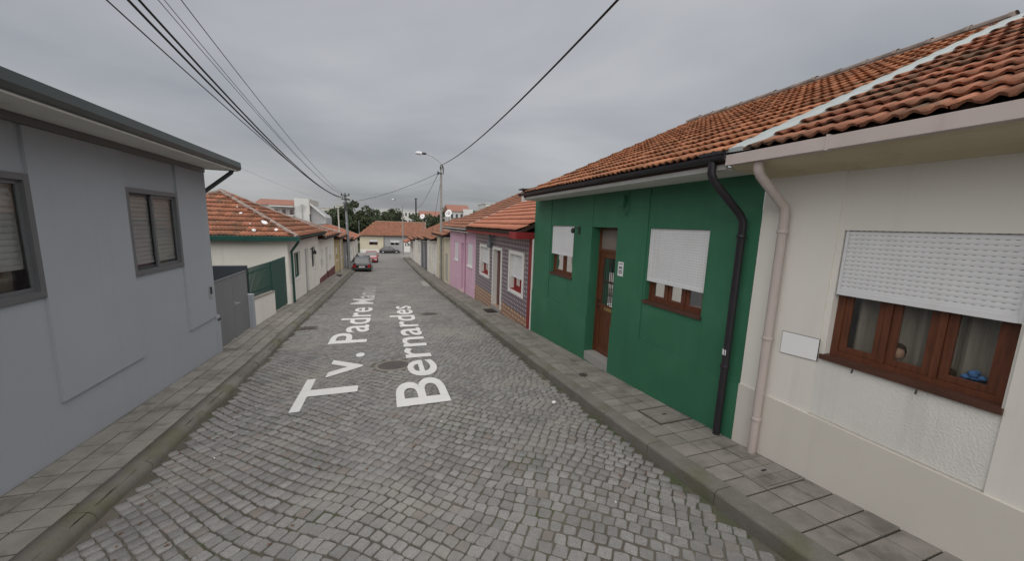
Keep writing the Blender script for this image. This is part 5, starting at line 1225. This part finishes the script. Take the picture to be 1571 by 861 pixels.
# weeds and moss in the joints along the kerbs, litter
V, F = [], []
def blade(x, y, z, a, l, w, lean):
    i = len(V); dx_, dy_ = math.cos(a), math.sin(a)
    V.extend([(x-dy_*w, y+dx_*w, z), (x+dy_*w, y-dx_*w, z), (x+dx_*l*lean+dy_*w*.6, y+dy_*l*lean-dx_*w*.6, z+l*.7), (x+dx_*l*lean*1.8, y+dy_*l*lean*1.8, z+l)]); F.append((i, i+1, i+2, i+3))
def tuft(x, y, z, n, l):
    for _ in range(n): blade(x+rng.gauss(0, .02), y+rng.gauss(0, .025), z, rng.uniform(0, 6.28), rng.uniform(.4, 1)*l, .004+.05*l*rng.random(), rng.uniform(.3, 1.0))
for _ in range(70):
    y = rng.uniform(1.2, 9); x = XK-.03-abs(rng.gauss(0, .05)); tuft(x, y, float(road_z(x, y))-.012, rng.randint(3, 8), rng.uniform(.012, .03))
for _ in range(45):
    y = rng.uniform(3, 12); x = XKL+.03+abs(rng.gauss(0, .04)); tuft(x, y, float(road_z(x, y))-.012, rng.randint(3, 7), rng.uniform(.01, .028))
for _ in range(120):
    x = rng.gauss(-1.0, .45); y = rng.gauss(3.7, .35); tuft(x, y, float(road_z(x, y))-.016, rng.randint(3, 6), rng.uniform(.008, .018))
for _ in range(26):
    y = rng.uniform(1.4, 14); tuft(XR-.035, y, float(pav_z(y))-.004, rng.randint(3, 6), rng.uniform(.012, .03))
tag(np_mesh('weeds', V, [tuple(f) for f in F], M['weed']), 'small green weeds and moss in the joints along the kerbs', 'weeds', None, 'stuff')
V, F = [], []
for _ in range(110):
    x = rng.choice([rng.gauss(-1.2, .7), rng.gauss(2.6, .3), rng.gauss(-2.3, .2)]); y = rng.uniform(2.2, 9); a = rng.uniform(0, 6.28); l = rng.uniform(.012, .03)
    if not (-2.5 < x < 3.0): continue
    z = float(road_z(x, y))+.006; i = len(V); ca, sa = math.cos(a)*l, math.sin(a)*l
    V += [(x-ca, y-sa, z), (x+sa*.5, y-ca*.5, z+.006), (x+ca, y+sa, z+.002), (x-sa*.5, y+ca*.5, z+.007)]; F.append((i, i+1, i+2, i+3))
tag(np_mesh('fallen_leaves', V, F, M['dry_leaf']), 'scattered brown leaf scraps on the setts', 'leaves', None, 'stuff')
b = MB(); q_ = float(road_z(2.62, 5.15)); b.lathe((2.62, 5.15, q_+.03), [(.004, -.022), (.03, -.012), (.036, .006), (.02, .022), (.004, .03)], 7, smooth=False); b.lathe((2.655, 5.18, q_+.022), [(.004, -.018), (.022, -.006), (.02, .012), (.003, .018)], 6, smooth=False)
tag(b.build('crumpled_paper', M['paper'], at=(2.62, 5.15, q_)), 'crumpled white paper lying on the setts by the right kerb', 'litter')
for x, y, nm in ((-2.0, 5.0, 'tiny white scrap on the setts a step out from the left kerb'), (.75, 5.1, 'tiny white scrap on the setts just in front of the large letter B'), (2.15, 2.75, 'tiny white scrap on the setts nearest the viewer, towards the right kerb')):
    q_ = float(road_z(x, y)); b = MB(); b.lathe((x, y, q_+.009), [(.003, -.008), (.011, 0), (.007, .007), (.002, .009)], 6, smooth=False)
    tag(b.build('paper_scrap', M['paper'], at=(x, y, q_)), nm, 'litter', 'tiny white scraps on the street')

# ------------------------------------------------------------------ parked cars
def car(label, loc, rz, paint, L, Wd, H, estate, plate_front=False):
    t = thing('parked_car', label, 'car', loc, 'parked cars', rz); ORG[t.name] = Vector((0, 0, 0))
    hl, hw = L/2, Wd/2; belt = H*.60
    # lower body: lofted rings
    st = [(-hl, .80, .34, belt*.80), (-hl+.06, .93, .24, belt*.97), (-hl+.45, 1.0, .20, belt*1.02), (-hl+1.0, 1.0, .19, belt*1.02), (0, 1.0, .19, belt), (hl-1.15, 1.0, .19, belt*.985), (hl-.75, .99, .20, belt*.93), (hl-.28, .93, .22, belt*.82), (hl-.05, .82, .26, belt*.66), (hl, .72, .32, belt*.52)]
    rings = []
    for x, w, zb, zt in st:
        h_ = hw*w; half = [(h_*.86, zb), (h_*.97, zb+.07), (h_, zb+(zt-zb)*.45), (h_*.985, zb+(zt-zb)*.72), (h_*.93, zt-.03), (h_*.86, zt), (h_*.45, zt+.018), (0, zt+.022)]
        rings.append([(x, y, z) for y, z in half]+[(x, -y, z) for y, z in reversed(half[:-1])])
    n = len(rings[0]); b = MB(); vs_ = [p for g_ in rings for p in g_]
    b.add(vs_, [(i*n+j, (i+1)*n+j, (i+1)*n+(j+1) % n, i*n+(j+1) % n) for i in range(len(rings)-1) for j in range(n)], True); b.add(rings[0], [tuple(range(n))]); b.add(rings[-1], [tuple(reversed(range(n)))])
    body = b.build('body', M[paint], t)
    # cabin
    if estate: sec = [(-hl+.12, belt*.98, .90, None), (-hl+.38, H*.955, .72, 1), (-hl+.75, H*.995, .74, 1), (.10, H, .75, 1), (.55, H*.965, .73, 1), (hl-1.22, belt*.99, .90, None)]
    else: sec = [(-hl+.20, belt*.98, .88, None), (-hl+.75, H*.94, .70, 1), (-hl+1.15, H*.995, .73, 1), (.0, H, .74, 1), (.45, H*.965, .72, 1), (hl-1.25, belt*.99, .90, None)]
    b = MB(); tops = []
    for x, z, w, f in sec: tops.append(((x, hw*w, z), (x, -hw*w, z)))
    bw = hw*.90
    bx = [-hl+.12, -hl+.42, -hl+1.0, .05, .7, hl-1.22] if estate else [-hl+.20, -hl+.55, -hl+1.05, 0, .6, hl-1.25]
    side = lambda s_: [(x, s_*bw, belt*.985) for x in bx]
    for s_, k in ((1, 0), (-1, 1)):
        lowr = side(s_); upr = [tp[k] for tp in tops]
        for i in range(len(bx)-1): b.quad(lowr[i], lowr[i+1], upr[i+1], upr[i])
    for i in range(len(tops)-1): b.quad(tops[i][0], tops[i+1][0], tops[i+1][1], tops[i][1])
    b.build('cabin', M[paint], t)
    def glassq(name, a, b_, c, d, nrm, ins=.10, mat='car_glass'):
        P = [Vector(p) for p in (a, b_, c, d)]; m_ = sum(P, Vector())/4; nn = Vector(nrm).normalized()*.008
        q = MB(); q.quad(*[p.lerp(m_, ins)+nn for p in P]); q.build(name, M[mat], t)
    T = tops
    glassq('rear_window', T[0][0], T[0][1], T[1][1], T[1][0], (-1, 0, .5), .12)
    glassq('windscreen', T[5][0], T[5][1], T[4][1], T[4][0], (1, 0, .8), .08)
    for s_, k in ((1, 0), (-1, 1)):
        lo_ = side(s_); up_ = [tp[k] for tp in T]
        glassq('side_window', Vector(lo_[1]).lerp(Vector(lo_[2]), .2), lo_[2], Vector(up_[2]), Vector(up_[1]), (0, s_, .3), .12)
        glassq('side_window', lo_[2], lo_[3], up_[3], up_[2], (0, s_, .3), .09); glassq('side_window', lo_[3], Vector(lo_[4]).lerp(Vector(lo_[5]), .5), Vector(up_[4]), up_[3], (0, s_, .3), .09)
        q = MB(); q.box(hl-1.45, hl-1.30, s_*hw*.98, s_*(hw+.14), belt*.99, belt*.99+.12); q.build('wing_mirror', M[paint], t)
        for x in (-hl+.72, hl-.82):
            q = MB(); q.lathe((x, s_*(hw-.10), .30), [(.20, -.085), (.29, -.08), (.305, -.05), (.305, .07), (.28, .098), (.20, .10)], 20, 'y'); wh = q.build('wheel', M['tyre'], t)
            q = MB(); q.lathe((x, s_*(hw-.005), .30), [(.19, -.02*s_), (.185, .004*s_), (.05, .008*s_)], 12, 'y'); q.build('rim', M['rim'], wh)
            q = MB(); a_ = [(x+.37*math.cos(u), s_*(hw+.004), .30+.37*math.sin(u)) for u in [math.pi*i/10 for i in range(11)]]; i_ = [(x+.31*math.cos(u), s_*(hw+.004), .30+.31*math.sin(u)) for u in [math.pi*i/10 for i in range(11)]]
            for k_ in range(10): q.quad(a_[k_], a_[k_+1], i_[k_+1], i_[k_])
            q.build('wheel_arch', M['trim'], t)
        q = MB(); q.box(-hl-.004, -hl+.16, s_*hw*.60, s_*hw*.905, belt*.60, belt*.90); q.build('tail_light', M['tail'], t)
        q = MB(); q.box(hl-.22, hl-.02, s_*hw*.48, s_*hw*.84, belt*.52, belt*.70); q.build('headlight', M['lens'], t)
    q = MB(); q.box(-hl-.05, -hl+.10, -hw*.90, hw*.90, .30, belt*.52); q.build('rear_bumper', M['trim'] if paint != 'red_car' else M[paint], t)
    q = MB(); q.box(-hl-.056, -hl-.049, -hw*.86, hw*.86, .44, .465); q.build('bumper_strip', M['rim'], t)
    q = MB(); q.box(hl-.16, hl+.05, -hw*.80, hw*.80, .26, belt*.48); q.build('front_bumper', M[paint], t)
    q = MB(); q.box(hl-.06, hl+.02, -hw*.42, hw*.42, belt*.54, belt*.66); q.build('grille', M['trim'], t)
    q = MB(); q.box(-hl-.03, -hl+.01, -.26, .26, belt*.60, belt*.60+.115); q.build('number_plate', M['plate'], t)
    q = MB(); q.box(hl+.046, hl+.056, -.26, .26, .40, .51); q.build('number_plate', M['plate'], t)
    q = MB(); q.lathe((-hl-.012, 0, belt*.845), [(.05, -.01), (.045, .004)], 12, 'x'); q.build('tailgate_emblem', M['rim'], t)
def road_h(x, y): return float(road_z(x, y))
car('black hatchback parked at the left kerb with its tail towards the viewer', (-1.98, 38.35, road_h(-1.9, 38.3)+.0), R_(90), 'black_car', 4.15, 1.66, 1.46, True)
car('red car parked nose towards the viewer behind the black hatchback', (-1.66, 53.2, road_h(-1.6, 53)), R_(-90), 'red_car', 4.1, 1.72, 1.45, False)
car('dark hatchback parked side-on in front of the houses at the end of the street', (1.15, 80.6, float(zp(66.5))-.62), R_(0), 'dark_car', 4.15, 1.7, 1.46, False)

# ------------------------------------------------------------------ trees
def leaf_cloud(seed, n, rx, rz, leaf):
    r = np.random.default_rng(seed); V = []; k = 0
    cl = [(r.normal(0, .42, 3)*np.array([rx, rx, rz]), r.uniform(.15, .36)) for _ in range(44)]
    cl = [(c, s) for c, s in cl if (c[0]/rx)**2+(c[1]/rx)**2+(c[2]/rz)**2 < 1]
    per = n//len(cl)
    for c, s in cl:
        d = r.normal(0, 1, (per, 3)); d /= np.linalg.norm(d, axis=1)[:, None]; d *= (r.uniform(.55, 1.08, per)[:, None])*s*np.array([rx, rx, rz*.8]); P = c+d
        a = r.normal(0, 1, (per, 3)); a /= np.linalg.norm(a, axis=1)[:, None]; b_ = np.cross(a, r.normal(0, 1, (per, 3))); b_ /= np.linalg.norm(b_, axis=1)[:, None]
        s2 = leaf*r.uniform(.6, 1.3, per)[:, None]
        V.append(np.stack([P-a*s2, P-b_*s2*.5, P+a*s2, P+b_*s2*.5], 1).reshape(-1, 3))
    V = np.concatenate(V); F = np.arange(len(V)).reshape(-1, 4)
    return V, F
CR = [leaf_cloud(40+i, 3600, 3.4, 2.9, .26) for i in range(4)]
crown_me = {}
def tree(label, x, y, zb, top, wd, mat, k, group='trees beyond the far houses'):
    t = thing('tree', label, 'tree', (x, y, zb), group)
    ht = top-zb; b = MB(); b.tube([(x, y, zb-.4), (x+.1, y, zb+ht*.3), (x, y, zb+ht*.62)], [.28, .22, .10], 8)
    for i in range(5):
        a = i*1.3+k; b.tube([(x, y, zb+ht*(.30+.05*i)), (x+math.cos(a)*wd*.28, y+math.sin(a)*wd*.28, zb+ht*(.5+.06*i))], [.10, .04], 5)
    b.build('trunk', M['bark'], t)
    key = (k, mat)
    if key not in crown_me:
        ob = np_mesh('crown', CR[k][0], CR[k][1], M[mat]); crown_me[key] = ob.data; bpy.data.objects.remove(ob)
    sz = ht*.40/2.9
    link_mesh('crown', crown_me[key], t, (0, 0, ht-2.75*sz), (0, 0, x*1.7), (wd/6.4, wd/6.4, sz))
T_ = [(-16.5, 104, 3.6, 8, 'leaf_dark', 0, 'dark bushy tree left of the utility pole, in front of the distant cream block'), (-12.2, 107, 5.6, 7.5, 'leaf_dark', 1, 'dark round tree just left of the utility pole top'),
      (-8.4, 103, 6.8, 8.5, 'leaf_dark', 2, 'tallest dark tree, straight behind the utility pole'), (-4.2, 106, 6.1, 8, 'leaf_mid', 3, 'broad green tree above the far cream house roof'),
      (-.6, 103, 5.9, 7.5, 'leaf_dark', 0, 'dark tree above the middle of the far roof'), (2.6, 108, 6.3, 7.0, 'leaf_dark', 1, 'dark round tree left of the distant street lamp'),
      (7.8, 101, 4.2, 7.0, 'leaf_mid', 2, 'lower green tree right of the distant street lamp'), (11.6, 104, 4.6, 7.5, 'leaf_dark', 3, 'dark tree behind the lamp post and right-hand roofs'),
      (-10.5, 93, .6, 6.5, 'leaf_dry', 2, 'brownish thin-leaved tree low behind the left row of roofs'), (15.4, 108, 5.3, 7.0, 'leaf_dark', 0, 'dark tree just right of the lamp post'),
      (19.4, 112, 7.3, 7.5, 'leaf_dark', 1, 'dark tree beside the white gabled house above the pink house'), (-21.5, 108, 4.4, 8, 'leaf_mid', 3, 'green tree behind the modern white building')]
for x, y, top, wd, mt_, k, lb in T_: tree(lb, x, y, -4.6, top, wd, mt_, k)
b_V, b_F = leaf_cloud(77, 5200, 3.4, 2.9, .30)
Vs, Fs = [], []
for i in range(15):
    Vs.append(b_V*np.array([1.5, 1.0, .95])+np.array([-24+i*3.4, 116+((i*37) % 7), -.4+((i*13) % 5)*.22])); Fs.append(b_F+i*len(b_V))
tag(np_mesh('woodland', np.concatenate(Vs), np.concatenate(Fs), M['leaf_dark']), 'dark wooded belt behind the trees at the end of the street', 'woodland', None, 'stuff')

# ------------------------------------------------------------------ distant buildings
def block(name, label, x0, x1, y0, y1, zb, zt, mat, wins=None, roof=None, rh=1.2, cols=6, rows=2, group='distant buildings'):
    h = thing(name, label, 'building', ((x0+x1)/2, y0, zb), group)
    b = MB(); b.box(x0, x1, y0, y1, zb, zt); b.build('wall', M[mat], h)
    if cols:
        q0 = MB(); w = (x1-x0)/cols
        me = None
        for i in range(cols):
            for j in range(rows):
                q = MB(); zc_ = zt-1.4-j*2.9; xa = x0+w*(i+.28); q.box(xa, xa+w*.44, y0-.06, y0-.02, zc_-.6, zc_+.6); wn = q.build('window', M['dark_glass'], h)
                q = MB(); q.box(xa-.06, xa+w*.44+.06, y0-.12, y0-.02, zc_-.72, zc_-.61); q.build('sill', M[mat], wn)
    if roof:
        b = MB(); o = .5; ym = (y0+y1)/2
        b.add([(x0-o, y0-o, zt-.1), (x1+o, y0-o, zt-.1), (x1+o, ym, zt+rh), (x0-o, ym, zt+rh), (x0-o, y1+o, zt-.1), (x1+o, y1+o, zt-.1)], [(0, 1, 2, 3), (3, 2, 5, 4), (0, 3, 4), (1, 5, 2), (0, 4, 5, 1)]); b.build('roof', M[roof], h)
    else:
        b = MB(); b.box(x0-.15, x1+.15, y0-.15, y1+.15, zt, zt+.25); b.build('parapet', M[mat], h)
    return h
hm = block('modern_building', 'modern white building with terracotta roof and a tall blank slab wall behind the left roofs', -20.6, -14.75, 75, 84, -4, 4.75, 'far_white', None, 'far_roof', 1.05, 5, 2)
b = MB(); b.box(-14.7, -12.45, 74.2, 84, -4, 5.95); b.build('slab_wall', M['far_white'], hm)
b = MB(); b.box(-12.449, -12.32, 74.21, 84, 3.2, 5.9); b.build('slab_edge', M['far_beige'], hm)
b = MB(); b.prism([(-12.3, 74.3, 5.25), (-9.9, 74.3, 3.05), (-9.9, 74.3, 2.75), (-12.3, 74.3, 4.90)], (0, .5, 0)); b.build('sloping_roof_slab', M['far_white'], hm)
b = MB(); b.add([(-12.3, 75, -4), (-9.9, 75, -4), (-9.9, 75, 2.75), (-12.3, 75, 4.9), (-12.3, 83, -4), (-9.9, 83, -4), (-9.9, 83, 2.75), (-12.3, 83, 4.9)], [(0, 1, 2, 3), (1, 5, 6, 2), (3, 2, 6, 7), (4, 7, 6, 5)]); b.build('side_wing', M['far_grey_wall'], hm)
b = MB(); b.box(-18.4, -14.71, 73.4, 75.1, 4.35, 4.55); b.box(-17.2, -14.71, 73.4, 75.1, 2.8, 3.0); b.build('balcony_slab', M['far_white'], hm)
b = MB()
for i in range(9): b.box(-17.1+i*.28, -17.06+i*.28, 73.42, 73.46, 3.0, 4.0)
b.box(-17.2, -14.75, 73.41, 73.47, 4.0, 4.06); b.build('balcony_railing', M['burgundy'], hm)
b = MB(); b.tube([(-13.5, 74.1, 2.2), (-13.5, 74.1, 4.9)], .06, 6)
for z_, w2 in ((4.85, .30), (4.55, .7), (4.2, .6), (3.8, .45)): b.tube([(-13.5-w2, 74.1, z_), (-13.5+w2, 74.1, z_+.04)], .03, 5)
b.build('roof_aerial', M['steel'], hm)
block('distant_block', 'long cream apartment block on the skyline left of the utility pole', -25.5, -16.6, 150, 160, -4, 6.4, 'far_beige', None, None, 0, 7, 3)
block('distant_block', 'slightly taller cream block end on the skyline just left of the utility pole', -16.5, -12.9, 149, 160, -4, 7.5, 'far_beige', None, None, 0, 3, 3)
block('distant_block', 'low white building on the skyline behind the distant street lamp', -3.0, 1.6, 152, 160, -4, 6.9, 'far_white', None, None, 0, 4, 2)
block('distant_block', 'white flat-roofed building on the skyline right of the distant street lamp', 5.0, 12.9, 150, 160, -4, 6.7, 'far_white', None, None, 0, 6, 2)
block('distant_house', 'house with wide orange roof on the skyline left of the tall lamp post', 13.2, 24.0, 140, 150, -4, 4.8, 'far_white', None, 'far_roof', 1.9, 5, 1)
block('distant_house', 'white gabled house with brown roof on the skyline above the pink house', 16.0, 20.9, 95, 103, -4, 5.6, 'far_white', None, 'far_roof', 1.7, 4, 2)
b = MB(); b.box(19.4, 21.9, 94.2, 101, -4, 6.1); b.build('gable_wall', M['far_white'], bpy.data.objects['distant_house.001'])
block('distant_shed', 'green-clad shed on the skyline above the tiled house roof', 23.2, 27.5, 98, 106, -4, 5.7, 'far_green', None, None, 0, 0, 0)
block('distant_block', 'pale building low on the skyline behind the chimney', 29.5, 36.0, 110, 120, -4, 8.6, 'far_white', None, None, 0, 5, 2)
